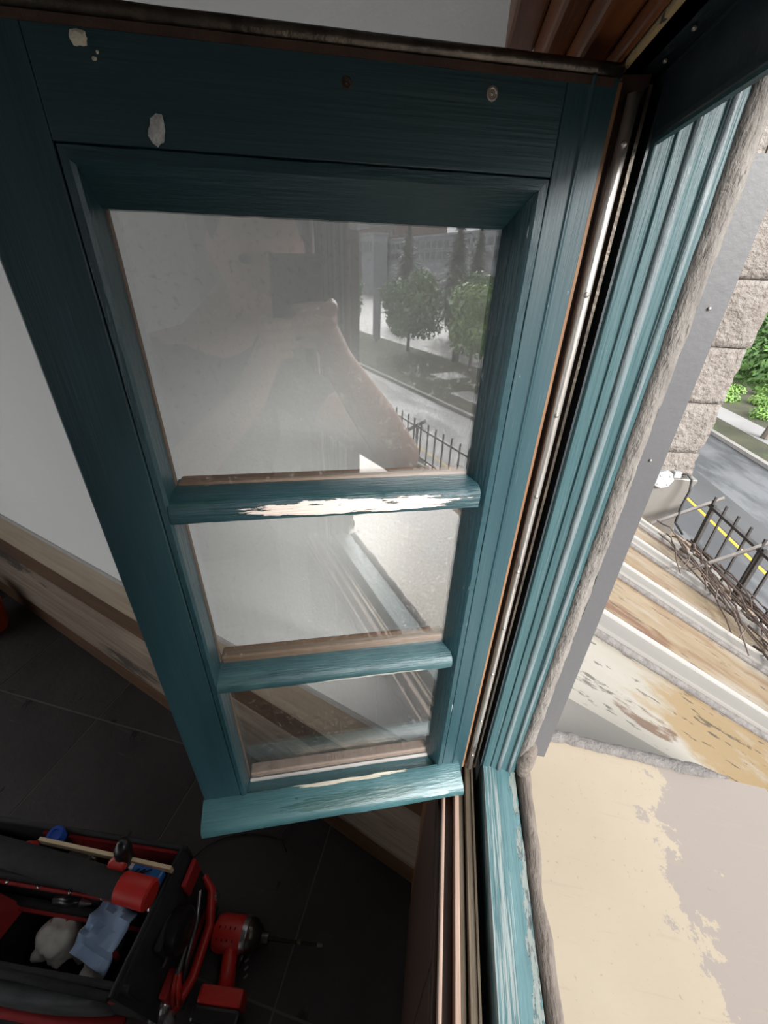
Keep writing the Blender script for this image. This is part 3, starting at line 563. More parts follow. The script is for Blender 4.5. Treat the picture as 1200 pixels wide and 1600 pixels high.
# cheek between apron and roof, with a bead of sealant along the apron's edge
MB().add([(.186, .408, -.616), (.552, .408, -.668), (.67, .57, roofz(.67)), (.19, .565, roofz(.19) + .004)], [(0, 1, 2, 3)]).build('apron_cheek', 'roof_rib', roof)
n = 50; MB().tube([(.186 + (.50 - .186) * k / n, .415 + .003 * noise.noise((k * .25, 1, 0)), panz(.186 + .314 * k / n) - .001) for k in range(n + 1)], [(.010 + .003 * noise.noise((k * .5, 4, 0))) * (1 if k < n - 8 else (n - k + 1) / 9) for k in range(n + 1)], 10).build('cheek_sealant', 'sealant_roof', roof, smooth=True)
MB().add([(.19, y, z) for y, z in ((-3.6, -.60), (YN - .05, -.60))] + [(.19, YN - .05, -.72), (.19, -3.6, -.72)], [(0, 1, 2, 3)]).build('upstand', 'roof_rib', roof)
MB().prism([(XE - .03, roofz(XE)), (XE + .05, roofz(XE) - .02), (XE + .05, roofz(XE) - .12), (XE - .03, roofz(XE) - .12)], 'y', -3.6, 3.0).build('eaves_strip', 'grey_flashing', roof)

# stone pier
pier = thing('wall_stone', (1.0, 3.0, -1.1), kind='structure')
PX0, PX1, PY = .20, 1.60, 2.60
MB().box(PX0, PX1 - .028, PY + .020, PY + .9, -1.05, 1.6).build('core', 'mortar', pier)
MB().prism([(PX0, -1.62), (PX1 + .03, -1.62), (PX1 + .03, -1.12), (PX1 + .045, -1.085), (PX1 + .045, -1.07), (PX0, -1.07)], 'y', PY - .02, PY + .93).build('base_flashing', 'roof_rib', pier, bevel=.006)
def stone(x0, x1, z0, z1, y0, y1, seed):
    nx, nz, ny = 16, 12, 8; m = MB()
    def P(i, j, k):
        u, w, v = i / nx, j / nz, k / ny; x = x0 + (x1 - x0) * u; z = z0 + (z1 - z0) * w; y = y0 + (y1 - y0) * v
        q = noise.noise((x * 6 + seed, y * 6, z * 6)) + .6 * noise.noise((x * 17, y * 17 + seed, z * 17)) + .35 * noise.noise((x * 40, y * 40 + seed, z * 40))
        if k == 0: y -= .015 * q + .006 * (1 - max(abs(2 * u - 1), abs(2 * w - 1)) ** 6)
        if i == nx: x += .018 * q + .008 * (1 - max(abs(2 * v - 1), abs(2 * w - 1)) ** 6)
        return (x, y, z)
    F = []; idx = {}; V = []
    def vid(i, j, k):
        if (i, j, k) not in idx: idx[(i, j, k)] = len(V); V.append(P(i, j, k))
        return idx[(i, j, k)]
    for i in range(nx):
        for j in range(nz): F.append((vid(i, j, 0), vid(i + 1, j, 0), vid(i + 1, j + 1, 0), vid(i, j + 1, 0)))
    for k in range(ny):
        for j in range(nz): F.append((vid(nx, j, k), vid(nx, j, k + 1), vid(nx, j + 1, k + 1), vid(nx, j + 1, k)))
    for k in range(ny):
        for i in range(nx):
            F.append((vid(i, nz, 0 + k), vid(i + 1, nz, k), vid(i + 1, nz, k + 1), vid(i, nz, k + 1))); F.append((vid(i, 0, k), vid(i, 0, k + 1), vid(i + 1, 0, k + 1), vid(i + 1, 0, k)))
    m.add(V, F); return m
zc = [-1.065, -.905, -.60, -.30, 0.02, .36, .70, 1.05, 1.4]
for c in range(len(zc) - 1):
    br = [PX0, .62 + .22 * (c % 2), 1.12 + .1 * ((c * 3) % 4 - 1) , PX1]
    for q in range(3):
        stone(br[q] + .003, br[q + 1] - (.003 if q < 2 else 0), zc[c] + .003, zc[c + 1] - .003, PY, PY + .45, c * 7 + q * 3).build('stone', 'stone', pier, auto=False, smooth=True)
    stone(PX1 - .3, PX1, zc[c] + .003, zc[c + 1] - .003, PY + .46, PY + .9, c * 7 + 31).build('stone', 'stone', pier, smooth=True)
# junction box with its cable
jb = thing('junction_box', (1.43, 2.52, -1.12), 'white octagonal electrical box at the foot of the stone pier', 'junction box')
jbb = MB().disc_lathe((1.43, 2.585, -1.075), (0, -1, 0), [(.062, 0), (.062, .030), (.056, .036), (.001, .036)], 8).build('box_body', 'white_plastic', jb)
MB().box(1.475, 1.52, 2.545, 2.58, -1.055, -1.015).build('cable_gland', 'white_plastic', jb, bevel=.006)
for a in range(4): MB().ball((1.43 + .04 * math.cos(a * 1.57 + .8), 2.548, -1.075 + .04 * math.sin(a * 1.57 + .8)), (.005, .003, .005), 8, 5).build('cover_screw', 'nail_steel', jbb)
cab = [(1.505, 2.555, -1.03), (1.545, 2.54, -1.02), (1.575, 2.53, -1.05), (1.585, 2.52, -1.12), (1.565, 2.50, -1.22), (1.56, 2.48, -1.33), (1.62, 2.46, -1.40)]
tag(MB().tube(cab, .007, 8).build('electric_cable', 'black_rubber', smooth=True), 'thin black cable looping down from the white octagonal box', 'cable')
# railing along the eaves
XR = 1.75; rl = thing('roof_railing', (XR, 1.0, roofz(XR)), 'black iron railing of upright bars along the roof eaves', 'railing')
ZT, ZB = -1.212, -1.48
for z, h in ((ZT, .008), (ZB, .008)): MB().box(XR - .014, XR + .014, -3.6, 2.54, z - h, z + h).build('rail', 'black_iron', rl)
bm_ = MB().box(-.0055, .0055, -.0055, .0055, -.05, .335).mesh('bar'); bm_.materials.append(MATS['black_iron'])
yb = 2.52; k = 0
while yb > -3.5:
    o = bpy.data.objects.new('bar', bm_); COL.objects.link(o); o.parent = rl; o.location = Vector((XR, yb, ZB)) - ORG[rl]; yb -= .118
for y in (2.50, 2.02, 1.1, .2, -.7, -1.6, -2.5):
    MB().tube([(XR + .06, y + .04, ZT + .055), (XR - .34, y - .04, roofz(XR - .34) + .012)], .016, 4, .25).build('brace', 'galvanised', rl)
    MB().box(XR - .009, XR + .009, y - .009, y + .009, roofz(XR) - .02, ZT + .02).build('post', 'black_iron', rl)
# dry creeper stems lying on the roof against the railing
m = MB(); rnd = random.Random(3)
for k in range(200):
    y = 2.50 - rnd.random() ** .9 * 3.0; x = XR - .12 - rnd.random() ** 1.6 * .30 + (.1 if y < 2 else -.08 * 0); L_ = rnd.uniform(.35, .9); a = rnd.uniform(-.45, .35) - 1.62
    p = [x, y]; pts = []; hh = rnd.uniform(.008, .13)
    for i in range(7):
        p[0] += L_ / 7 * math.cos(a) ; p[1] += L_ / 7 * math.sin(a); a += rnd.uniform(-.28, .28)
        xx = min(p[0], XR + .03); pts.append((xx, min(p[1], 2.56), roofz(xx) + hh + rnd.uniform(-.008, .012) + .02 * math.sin(i * .5)))
    m.tube(pts, [rnd.uniform(.0035, .0065) * (1 - .08 * i) for i in range(7)], 5)
for (y, x) in ((2.2, 1.30), (1.75, 1.36), (1.35, 1.34)):
    m.tube([(x + .25, y + .05, roofz(x + .25) + .03), (x + .1, y - .02, roofz(x + .1) + .02), (x - .02, y + .02, roofz(x) + .012)], [.005, .004, .003], 5)
v = m.build('dry_creeper', 'vine_stem', kind='stuff'); tag(v, 'tangle of dry dark creeper stems lying along the iron railing', 'creeper')

# ================================================================== street
GZ = -7.0
rd = MB().box(2.4, 14.5, -160, 120, GZ - .3, GZ).build('road', 'asphalt', kind='structure')
MB().box(2.5, 4.6, -160, 120, GZ - .05, GZ + .14).build('pavement_near', 'paving', kind='structure')
lm = MB().box(-.06, .06, -20, 20, 0, .008).mesh('centre_line'); lm.materials.append(MATS['yellow_paint'])
for y in (-135, -94, -53, -12, 29, 70): 
    o = bpy.data.objects.new('centre_line', lm); COL.objects.link(o); o.parent = rd; o.location = Vector((9.5, y, GZ)) - ORG[rd]
MB().box(9.62, 11.15, -160, 120, GZ - .02, GZ + .006).build('road_patch', 'asphalt_patch', rd)
kb = thing('kerb', (14.6, -10, GZ), kind='structure')
km = MB().box(-.13, .13, -.745, .745, -.1, .16).mesh('kerb_stone'); km.materials.append(MATS['kerb_stone'])
for k in range(96):
    o = bpy.data.objects.new('kerb_stone', km); COL.objects.link(o); o.parent = kb; o.location = Vector((14.62, -72 + k * 1.5, GZ)) - ORG[kb]
MB().box(14.5, 16.3, -160, 160, GZ - .2, GZ + .13).build('verge', 'grass_ground', kind='structure')
MB().box(16.3, 17.9, -22, 160, GZ - .2, GZ + .14).build('footpath', 'paving', kind='structure')
MB().box(16.3, 23.5, -160, -22, GZ - .2, GZ + .135).build('park_lawn', 'grass_ground', kind='structure')
MB().box(23.5, 200, -260, -22, GZ - .2, GZ + .14).build('plaza', 'paving', kind='structure')
MB().box(17.9, 200, -22, 260, GZ - .2, GZ + .13).build('garden_lawn', 'grass_ground', kind='structure')
MB().box(18.2, 20.6, -27.6, -25.4, GZ + .1, GZ + .142).build('paved_patch', 'paving', kind='structure')
# trees
def leafcloud(blobs, n, size, seed, up_bias=.3):
    rr = random.Random(seed); m = MB(); tot = sum(b[1] ** 2 for b in blobs)
    for (c, r, fl) in blobs:
        for _ in range(int(n * r * r / tot)):
            d = Vector((rr.gauss(0, 1), rr.gauss(0, 1), rr.gauss(0, 1))).normalized(); q = r * (rr.random() ** .38)
            p = Vector(c) + Vector((d.x * q, d.y * q, d.z * q * fl)); s_ = size * rr.uniform(.6, 1.3)
            nrm = (d + Vector((rr.gauss(0, .5), rr.gauss(0, .5), rr.gauss(0, .5) + up_bias))).normalized(); u = nrm.orthogonal().normalized(); u = Matrix.Rotation(rr.random() * 6.3, 3, nrm) @ u; w = nrm.cross(u)
            m.add([p - u * s_, p + w * s_ * .45, p + u * s_, p - w * s_ * .45], [(0, 1, 2, 3)])
    return m
def conifer(h, n, seed):
    rr = random.Random(seed); m = MB()
    for _ in range(n):
        t = rr.random() ** .8; z = h * (.16 + .84 * t); rad = (1 - t) * h * .36 + .05; lay = (z * 1.25) % 1; a = rr.random() * 6.283
        q = rad * (rr.random() ** .45) * (1.15 - .75 * lay) * (.75 + .35 * math.sin(a * 5 + int(z * 1.25) * 2.3)); p = Vector((q * math.cos(a), q * math.sin(a), z - q * .22))
        u = Vector((math.cos(a), math.sin(a), -.35 + rr.uniform(-.3, .3))).normalized(); w = Vector((-math.sin(a), math.cos(a), rr.uniform(-.4, .4))).normalized(); s_ = rr.uniform(.22, .5) * (.6 + .6 * (1 - t))
        m.add([p - u * s_, p + w * s_ * .32, p + u * s_, p - w * s_ * .32], [(0, 1, 2, 3)])
    return m
def blobs_for(h, r, seed, base=.30):
    rr = random.Random(seed); B = []
    for _ in range(11):
        a = rr.random() * 6.283; t = rr.random(); q = r * .62 * math.sqrt(rr.random()) * (1 - .45 * t)
        B.append(((q * math.cos(a), q * math.sin(a), h * (base + (1 - base) * (.18 + .66 * t))), r * rr.uniform(.36, .52), .85))
    return B
def tree(loc, label, crown, trunk, mats, group=None, rot=0, name='tree'):
    t = thing(name, loc, label, 'tree', group, rotz=rot, local=True)
    o = bpy.data.objects.new('crown', crown); COL.objects.link(o); o.parent = t
    o2 = bpy.data.objects.new('trunk', trunk); COL.objects.link(o2); o2.parent = t
    return t
def mk(m, name, mat):
    me = m.mesh(name, weld=False); me.materials.append(MATS[mat]); return me
def trunk_mesh(h, r, lean=(0, 0), br=4, seed=1):
    rr = random.Random(seed); m = MB(); m.tube([(lean[0] * t, lean[1] * t, h * t) for t in (0, .25, .5, .75, 1)], [r * 1.25, r, r * .85, r * .65, r * .35], 9)
    for k in range(br):
        a = k * 6.283 / br + rr.random(); z = h * rr.uniform(.45, .75); m.tube([(lean[0] * z / h, lean[1] * z / h, z), (math.cos(a) * h * .18 + lean[0] * z / h, math.sin(a) * h * .18 + lean[1] * z / h, z + h * .22)], [r * .45, r * .2], 6)
    return m
D_A = mk(leafcloud(blobs_for(7.6, 3.7, 4, .14), 8500, .21, 1), 'crown', 'leaf_green'); T_A = mk(trunk_mesh(5.2, .15, seed=2), 'trunk', 'bark')
D_B = mk(leafcloud(blobs_for(6.9, 3.1, 9, .16), 7000, .19, 2), 'crown', 'leaf_bright'); T_B = mk(trunk_mesh(4.4, .12, seed=5), 'trunk', 'bark')
C_A = mk(conifer(12.4, 4600, 3), 'crown', 'needle'); T_C = mk(trunk_mesh(10.5, .17, br=0), 'trunk', 'bark')
G = GZ + .13
tree((21.6, -27.0, G), 'bright green leafy tree mirrored at the right edge of the top pane', D_B, T_B, None, rot=.4)
tree((21.9, -37.6, G), 'dull green leafy tree mirrored left of the conifers in the top pane', D_A, T_A, None, rot=1.2)
tree((28.4, -36.2, G), 'broad green leafy tree mirrored in the middle of the mirrored park', D_A, T_A, None, rot=2.6)
tree((21.4, -52.5, G), 'small bright leafy tree mirrored beside the grey pillar sign', D_B, T_B, None, rot=3.3)
tree((32.2, -45.0, G), 'tall dark conifer mirrored in the top pane, in front of the pale block', C_A, T_C, None)
tree((31.5, -55.5, G), 'farther dark conifer mirrored left of the tallest one', C_A, T_C, None, rot=1.1)
tree((37.5, -37.8, G), 'dark conifer mirrored by the right corner of the top pane', C_A, T_C, None, rot=2.1)
tree((40.5, -52.0, G), 'dark conifer mirrored between the other conifers, set back', C_A, T_C, None, rot=4.1)
D_D = mk(leafcloud(blobs_for(7.4, 3.6, 21, .34), 8000, .17, 8), 'crown', 'leaf_green'); T_D = mk(trunk_mesh(4.6, .17, (1.0, .5), seed=9), 'trunk', 'bark')
tree((16.75, 22.9, G), 'leafy green tree with a leaning trunk beside the footpath', D_D, T_D, None, rot=0)
tree((23.5, 37.5, G), 'leafy tree behind the low shrubs across the street', D_A, T_A, None, rot=2.0)
tree((30.5, 42.5, G), 'bright leafy tree set back behind the low shrubs', D_B, T_B, None, rot=.7)
tree((20.2, 44.0, G), 'leafy tree nearest the stone pier across the street', D_B, T_B, None, rot=1.9)
# low shrubs by the path
shm = mk(leafcloud([((0, 0, .25), .75, .6), ((.5, .3, .25), .6, .6), ((-.4, -.4, .2), .6, .6)], 900, .10, 5, .9), 'low_shrub', 'leaf_bright')
for i, (x, y) in enumerate(((19.2, 27.2), (21.0, 30.0), (18.9, 31.0), (22.9, 32.9), (20.7, 33.8), (24.6, 36.2))):
    o = bpy.data.objects.new('low_shrub', shm); COL.objects.link(o); o.location = (x, y, G + Z0); o.rotation_euler.z = i * 1.3
    tag(o, 'low pale green shrub in the bed across the street', 'shrub', 'low shrubs in the bed across the street')
# mirrored street furniture
sg = thing('pillar_sign', (21.9, -44.9, G), 'tall grey pillar sign mirrored in the top pane beside the leafy trees', 'sign')
MB().box(21.45, 22.35, -45.0, -44.8, G + .2, G + 5.3).build('sign_board', 'concrete_pale', sg, bevel=.04); MB().box(21.75, 22.05, -44.98, -44.82, G, G + .3).build('sign_foot', 'dark_metal', sg)
bn = thing('litter_bin', (23.2, -31.2, G), 'dark litter bin mirrored under the trees in the top pane', 'bin')
MB().disc_lathe((23.2, -31.2, G), (0, 0, 1), [(.3, 0), (.36, .9), (.38, .92), (.38, .98), (.3, 1.0)], 14).build('bin_body', 'black_iron', bn); MB().disc_lathe((23.2, -31.2, G + 1.0), (0, 0, 1), [(.36, 0), (.36, .08), (.1, .2)], 14).build('bin_lid', 'black_iron', bn)
# far buildings, mirrored
def block(name, label, x0, x1, y0, y1, z1, wallmat, rows, ystep, wh):
    b = thing(name, (x0, (y0 + y1) / 2, GZ), label, 'building')
    MB().box(x0, x1, y0, y1, GZ, z1).build('wall', wallmat, b); MB().box(x0 - .3, x1 + .3, y0 - .3, y1 + .3, z1, z1 + .5).build('roof_edge', 'concrete_pale', b)
    wm = MB().box(-.12, .1, -ystep * .33, ystep * .33, 0, wh).mesh('window'); wm.materials.append(MATS['window_dark'])
    for z in rows:
        MB().box(x0 - .35, x0, y0 + .5, y1 - .5, z - .35, z - .1).build('band', 'concrete_pale', b)
        y = y0 + ystep
        while y < y1 - ystep * .5:
            o = bpy.data.objects.new('window', wm); COL.objects.link(o); o.parent = b; o.location = Vector((x0, y, z)) - ORG[b]; y += ystep
block('office_block', 'pale office block with two rows of windows mirrored behind the trees', 72, 90, -146, -72, 8.6, 'concrete_pale', (3.4, 6.0), 3.0, 1.6)
block('apartment_block', 'tall brown apartment block mirrored at the left of the mirrored park', 80, 100, -200, -149, 26, 'brick_brown', (-3, .5, 4, 7.5, 11, 14.5), 3.6, 1.8)
block('annexe', 'low white annexe mirrored in front of the brown apartment block', 66, 71, -148, -139, 10, 'concrete_pale', (5.5,), 2.2, 2.6)

# ================================================================== tool bag on the floor (local: x to the right, y away, z up)
bag = thing('tool_bag', (-.700, .232, FLOOR), 'open red and black fabric tool bag full of tools on the dark tiles', 'tool bag', rotz=R(2), local=True)
BX, BY = .245, .104
def slab(x0, x1, y0, y1, z0, z1, top=0.0, ax=None):
    return MB().box(x0, x1, y0, y1, z0, z1)
m = MB(); m.box(-BX - .012, BX + .012, -BY + .006, BY + .010, .004, .055); m.build('base_tray', 'red_plastic', bag, bevel=.012)
m = MB(); m.prism([(-BY + .002, .03), (-BY - .002, .245), (-BY + .010, .245), (-BY + .014, .03)], 'x', -BX - .02, BX - .01); m.build('front_panel', 'black_fabric', bag, bevel=.004)
m = MB(); m.prism([(BY + .012, .03), (BY + .004, .285), (BY - .006, .285), (BY - .002, .03)], 'x', -BX, BX); m.build('back_panel', 'black_fabric', bag, bevel=.004)
MB().box(-BX + .15, BX - .004, BY - .012, BY - .0065, .12, .278).build('lining', 'red_fabric', bag)
m = MB(); m.add([(BX - .01, -BY, .03), (BX + .012, -BY - .01, .03), (BX + .012, BY, .03), (BX - .01, BY, .03), (BX - .045, -BY - .01, .245), (BX - .028, -BY - .012, .245), (BX - .002, BY - .005, .285), (BX - .018, BY - .005, .285)],
      [(0, 3, 2, 1), (4, 5, 6, 7), (0, 1, 5, 4), (1, 2, 6, 5), (2, 3, 7, 6), (3, 0, 4, 7)]); m.build('end_panel', 'black_fabric', bag, bevel=.004)
MB().box(-BX - .01, -BX + .006, -BY, BY, .03, .26).build('end_panel', 'red_fabric', bag, bevel=.004)
m = MB(); m.add([(-BX + .03, -BY + .015, .250), (-BX + .03, .01, .258), (-BX + .145, .0, .16), (-BX + .115, -BY + .016, .14), (-BX + .024, -BY + .015, .244), (-BX + .024, .01, .251), (-BX + .14, .0, .152), (-BX + .11, -BY + .016, .132)],
      [(0, 1, 2, 3), (7, 6, 5, 4), (0, 4, 5, 1), (1, 5, 6, 2), (2, 6, 7, 3), (3, 7, 4, 0)]); m.build('inner_flap', 'red_fabric', bag, bevel=.003)
MB().box(-BX + .01, BX - .012, -BY, BY - .01, .055, .062).build('bottom_lining', 'black_fabric', bag)
# divider with the padded carrying bar
dvd = MB().box(-BX + .02, BX - .03, .018, .028, .06, .262).build('divider', 'black_fabric', bag, bevel=.003)
MB().box(-BX + .05, BX - .05, .012, .0175, .225, .236).build('divider_piping', 'red_fabric', dvd, bevel=.002)
MB().box(-BX + .02, BX - .045, -.004, .012, .12, .175).build('inner_pocket', 'black_fabric', bag, bevel=.006)
MB().box(-BX + .06, BX - .05, -.010, -.0045, .158, .166).build('pocket_piping', 'red_fabric', bag)
hb = [(-.245 + .45 * k / 12, .052 - .036 * k / 12, .298 + .006 * math.sin(k / 12 * 3.14)) for k in range(13)]
hbar = MB().tube(hb, [.0225, .0235] + [.0245] * 9 + [.0235, .0225], 16).build('handle_bar', 'black_fabric', bag, smooth=True)
for x0, x1 in ((-.262, -.205), (.150, .222)): MB().tube([(x_, .052 - .08 * (x_ + .245), .300) for x_ in (x0, x0 + .004, x1 - .004, x1)], [.022, .0265, .0265, .022], 16).build('handle_end', 'red_plastic', hbar, auto=True)
for k in range(6): MB().ball((-.19 + k * .072, .0115, .247 - k * .0005), .0035, 8, 6).build('rivet', 'chrome', dvd, smooth=True)
MB().ball((.205, .010, .235), .0075, 10, 7).build('rivet', 'chrome', dvd, smooth=True)
# front pocket, grey and bulging, with red piping and chrome corners
n = 20; m = MB(); V = []
for i in range(n + 1):
    x = -BX + .0 + (2 * BX - .07) * i / n; bul = .022 * math.sin(math.pi * i / n) ** .6
    V += [(x, -BY - .0, .06), (x, -BY - .004 - bul, .075), (x, -BY - .010 - bul, .200), (x, -BY - .008 - bul * .8, .212), (x, -BY - .002, .205)]
m.add(V, [(i * 5 + a, i * 5 + (a + 1) % 5, i * 5 + 5 + (a + 1) % 5, i * 5 + 5 + a) for i in range(n) for a in range(5)] + [tuple(range(5)), tuple(n * 5 + a for a in range(5))]); m.build('front_pocket', 'grey_fabric', bag, smooth=True)
MB().tube([(-BX - .02, -BY - .012, .085), (-.1, -BY - .030, .075), (.05, -BY - .030, .070), (BX - .06, -BY - .016, .070)], .010, 10).build('pocket_rim', 'red_fabric', bag, smooth=True)
MB().tube([(-BX, -BY - .010, .246), (0, -BY - .004, .243), (BX - .04, -BY - .010, .246)], .007, 8).build('front_binding', 'black_fabric', bag, smooth=True)
MB().tube([(-BX, BY - .002, .286), (BX - .01, BY - .002, .286), (BX - .035, -BY - .010, .248)], .006, 8).build('end_binding', 'black_fabric', bag, smooth=True)
m = MB(); m.box(BX - .10, BX - .02, -BY - .008, -BY + .002, .055, .20); m.build('corner_patch', 'black_fabric', bag, bevel=.004)
m = MB(); m.ball((BX + .002, -BY + .004, .038), (.030, .022, .026), 14, 9); m.tube([(BX + .0, -BY + .004, .05), (BX + .012, -BY + .020, .085)], [.020, .010], 10); m.build('corner_foot', 'chrome', bag, smooth=True)
MB().ball((BX + .032, BY - .02, .075), (.014, .016, .022), 12, 8).build('corner_foot', 'chrome', bag, smooth=True); MB().ball((-BX - .016, -BY - .024, .17), (.014, .010, .028), 12, 8).build('corner_foot', 'chrome', bag, smooth=True)
# red skid loop around the right end
MB().tube([(BX + .0, BY + .006, .11), (BX + .026, BY - .012, .095), (BX + .040, .04, .06), (BX + .038, -.04, .045), (BX + .022, -BY + .02, .04), (BX + .002, -BY - .0, .04)], [.011, .013, .014, .014, .013, .011], 10, .75).build('skid_loop', 'red_plastic', bag, smooth=True)
MB().box(BX + .006, BX + .034, -BY + .02, BY - .02, .012, .022).build('skid_plate', 'black_fabric', bag, bevel=.003)
MB().box(BX + .004, BX + .016, BY - .055, BY - .004, .19, .245).build('end_pocket', 'red_fabric', bag, bevel=.004)
MB().box(BX + .006, BX + .024, -BY + .015, -.045, .04, .125).build('end_pocket', 'red_fabric', bag, bevel=.004)
MB().box(BX - .006, BX + .010, -.045, .012, .15, .225).build('tape_holder', 'black_fabric', bag, bevel=.004)
BL = Matrix.Rotation(R(2), 3, 'Z')
def bw_(x, y, z): return Vector((-.700, .232, FLOOR)) + BL @ Vector((x, y, z))
# things carried in the bag
tm_ = thing('tape_measure', bw_(BX + .030, .0, .15), 'round black tape measure clipped to the right end of the bag', 'tape measure')
MB().disc_lathe(bw_(BX + .006, -.004, .195), BL @ Vector((1, 0, .12)), [(.030, 0), (.037, .004), (.038, .028), (.030, .034), (.014, .035), (.012, .033), (.001, .033)], 22).build('case', 'black_plastic', tm_, auto=True)
MB().tube([bw_(BX + .035, .06, .20), bw_(BX + .042, .02, .17), bw_(BX + .042, -.03, .14), bw_(BX + .036, -.06, .10)], .004, 8).build('belt_clip', 'steel', tm_, smooth=True)
MB().tube([bw_(BX + .012, -.042, .175), bw_(BX + .004, -.052, .160)], .003, 6).build('hook', 'steel', tm_)
pr = thing('side_cutters', bw_(BX + .034, -.075, .10), 'small pliers with red grips and steel jaws in the right end pocket', 'pliers')
for dx in (0, .012): MB().tube([bw_(BX + .026 + dx, -.085, .07), bw_(BX + .030 + dx, -.075, .115), bw_(BX + .034 + dx * .4, -.055, .150)], [.005, .006, .004], 8).build('grip', 'red_plastic', pr, smooth=True)
MB().tube([bw_(BX + .036, -.055, .150), bw_(BX + .042, -.02, .175)], [.006, .002], 6).build('jaws', 'steel', pr)
a_, b_ = at(62, 1311, z=-1.085), at(268, 1357, z=-1.095)
d_ = (b_ - a_).normalized(); w_ = d_.cross(Vector((0, 0, 1))).normalized()
rr_ = MB(); P = []
for e in (a_, b_):
    for (q, h) in ((-.0035, -.016), (.0035, -.016), (.0035, .004), (-.0035, .004)): P.append(e + w_ * q + Vector((0, 0, h)))
rr_.add(P, [(0, 1, 2, 3), (7, 6, 5, 4), (0, 4, 5, 1), (1, 5, 6, 2), (2, 6, 7, 3), (3, 7, 4, 0)]); tag(rr_.build('wooden_rule', 'pale_wood', bevel=.0008), 'long pale wooden rule lying along the back of the bag', 'ruler')
def cap_can(px, py, z, r, h, capmat, bodymat, name, label, cat, tilt=(0, -.12, 1)):
    p = at(px, py, z=z); t = thing(name, p - Vector((0, 0, h)), label, cat); ax = Vector(tilt).normalized()
    MB().disc_lathe(p - ax * h, ax, [(r * .9, 0), (r, .005), (r, h - .025), (r * .8, h - .018)], 18).build('can_body', bodymat, t, auto=True)
    MB().disc_lathe(p - ax * .02, ax, [(r * .85, 0), (r * .85, .018), (r * .75, .021), (r * .5, .021), (r * .45, .018), (.001, .018)], 18).build('cap', capmat, t, auto=True)
cap_can(85, 1304, -1.10, .021, .15, 'blue_plastic', 'black_plastic', 'spray_can', 'spray can with a blue cap at the back corner of the bag', 'spray can')
cap_can(40, 1326, -1.105, .017, .14, 'red_plastic', 'black_plastic', 'spray_can', 'slim can with a red cap beside the blue capped one', 'can', (-.1, -.35, 1))
cu = thing('caulking_plunger', at(186, 1348, z=-1.09) - Vector((0, 0, .1)), 'black handled tool with a round red end, upright in the bag behind the padded bar', 'tool')
p_ = at(186, 1350, z=-1.085); MB().tube([p_ + Vector((0, .012, -.10)), p_ + Vector((0.002, .012, 0)), p_ + Vector((.004, .018, .026)), p_ + Vector((.006, .024, .045))], [.014, .017, .017, .010], 14).build('handle', 'black_plastic', cu, smooth=True)
MB().disc_lathe(p_ + Vector((-.002, .004, -.005)), (.05, -.75, .62), [(.015, 0), (.0185, .004), (.0185, .014), (.015, .017), (.001, .017)], 20).build('end_disc', 'red_plastic', cu, auto=True)
bp = thing('glove_packet', at(222, 1362, z=-1.12) - Vector((0, 0, .05)), 'bright blue plastic packet with dark stripes in the far pocket of the bag', 'packet')
p_ = at(222, 1363, z=-1.10); m = MB(); m.add([p_ + Vector(v) for v in ((-.040, -.014, -.01), (.032, -.018, -.012), (.042, .012, -.006), (-.02, .016, .006), (-.036, -.010, -.06), (.030, -.014, -.06), (.038, .012, -.06), (-.02, .014, -.06))], [(0, 1, 2, 3), (7, 6, 5, 4), (0, 4, 5, 1), (1, 5, 6, 2), (2, 6, 7, 3), (3, 7, 4, 0)]); m.build('packet_body', 'cyan_plastic', bp, bevel=.004)
for k in range(3): MB().tube([p_ + Vector((-.030 + k * .010, -.010 + .003 * k, -.0065 + k * .0005)), p_ + Vector((-.008 + k * .012, .004 + .002 * k, .0015 - .002 * k))], .0017, 5).build('stripe', 'black_plastic', bp)
pb = thing('paint_bottle', at(207, 1352, z=-1.12) - Vector((0, 0, .06)), 'small bottle with a pale blue cap next to the blue packet', 'bottle')
p_ = at(207, 1352, z=-1.105); MB().disc_lathe(p_ - Vector((0, 0, .07)), (0, 0, 1), [(.010, 0), (.010, .06), (.006, .066)], 12).build('bottle_body', 'blue_plastic', pb); MB().disc_lathe(p_ - Vector((0, 0, .006)), (0, -.2, 1), [(.007, 0), (.007, .010), (.005, .012), (.001, .012)], 12).build('bottle_cap', 'print_white', pb)
def cloth(px, py, z, rx, ry, rz, mat, name, label, seed, amp=.35):
    c = at(px, py, z=z); m = MB(); nu, nv = 40, 22; V = []; F = []
    for i in range(nv + 1):
        th = math.pi * i / nv
        for k in range(nu):
            a = 2 * math.pi * k / nu; d = Vector((math.sin(th) * math.cos(a), math.sin(th) * math.sin(a), math.cos(th)))
            q = 1 + amp * noise.noise(d * 1.6 + Vector((seed, 0, 0))) + amp * .55 * abs(noise.noise(d * 4 + Vector((0, seed, 0)))) - .1
            V.append(c + Vector((d.x * rx * q, d.y * ry * q, d.z * rz * q)))
    for i in range(nv):
        for k in range(nu): j = (k + 1) % nu; F.append((i * nu + k, (i + 1) * nu + k, (i + 1) * nu + j, i * nu + j))
    m.add(V, F); return tag(m.build(name, mat, smooth=True), label, 'cloth')
cloth(92, 1468, -1.262, .050, .040, .036, 'white_cloth', 'rag', 'crumpled white rag with a green hem in the near compartment', 2)
cloth(136, 1470, -1.272, .024, .034, .034, 'white_cloth', 'rag', 'rounded bunch of cream rag under the blue paper', 5, .2)
cloth(150, 1508, -1.270, .026, .036, .022, 'white_cloth', 'rag', 'grey white twist of rag below the blue paper', 8, .4)
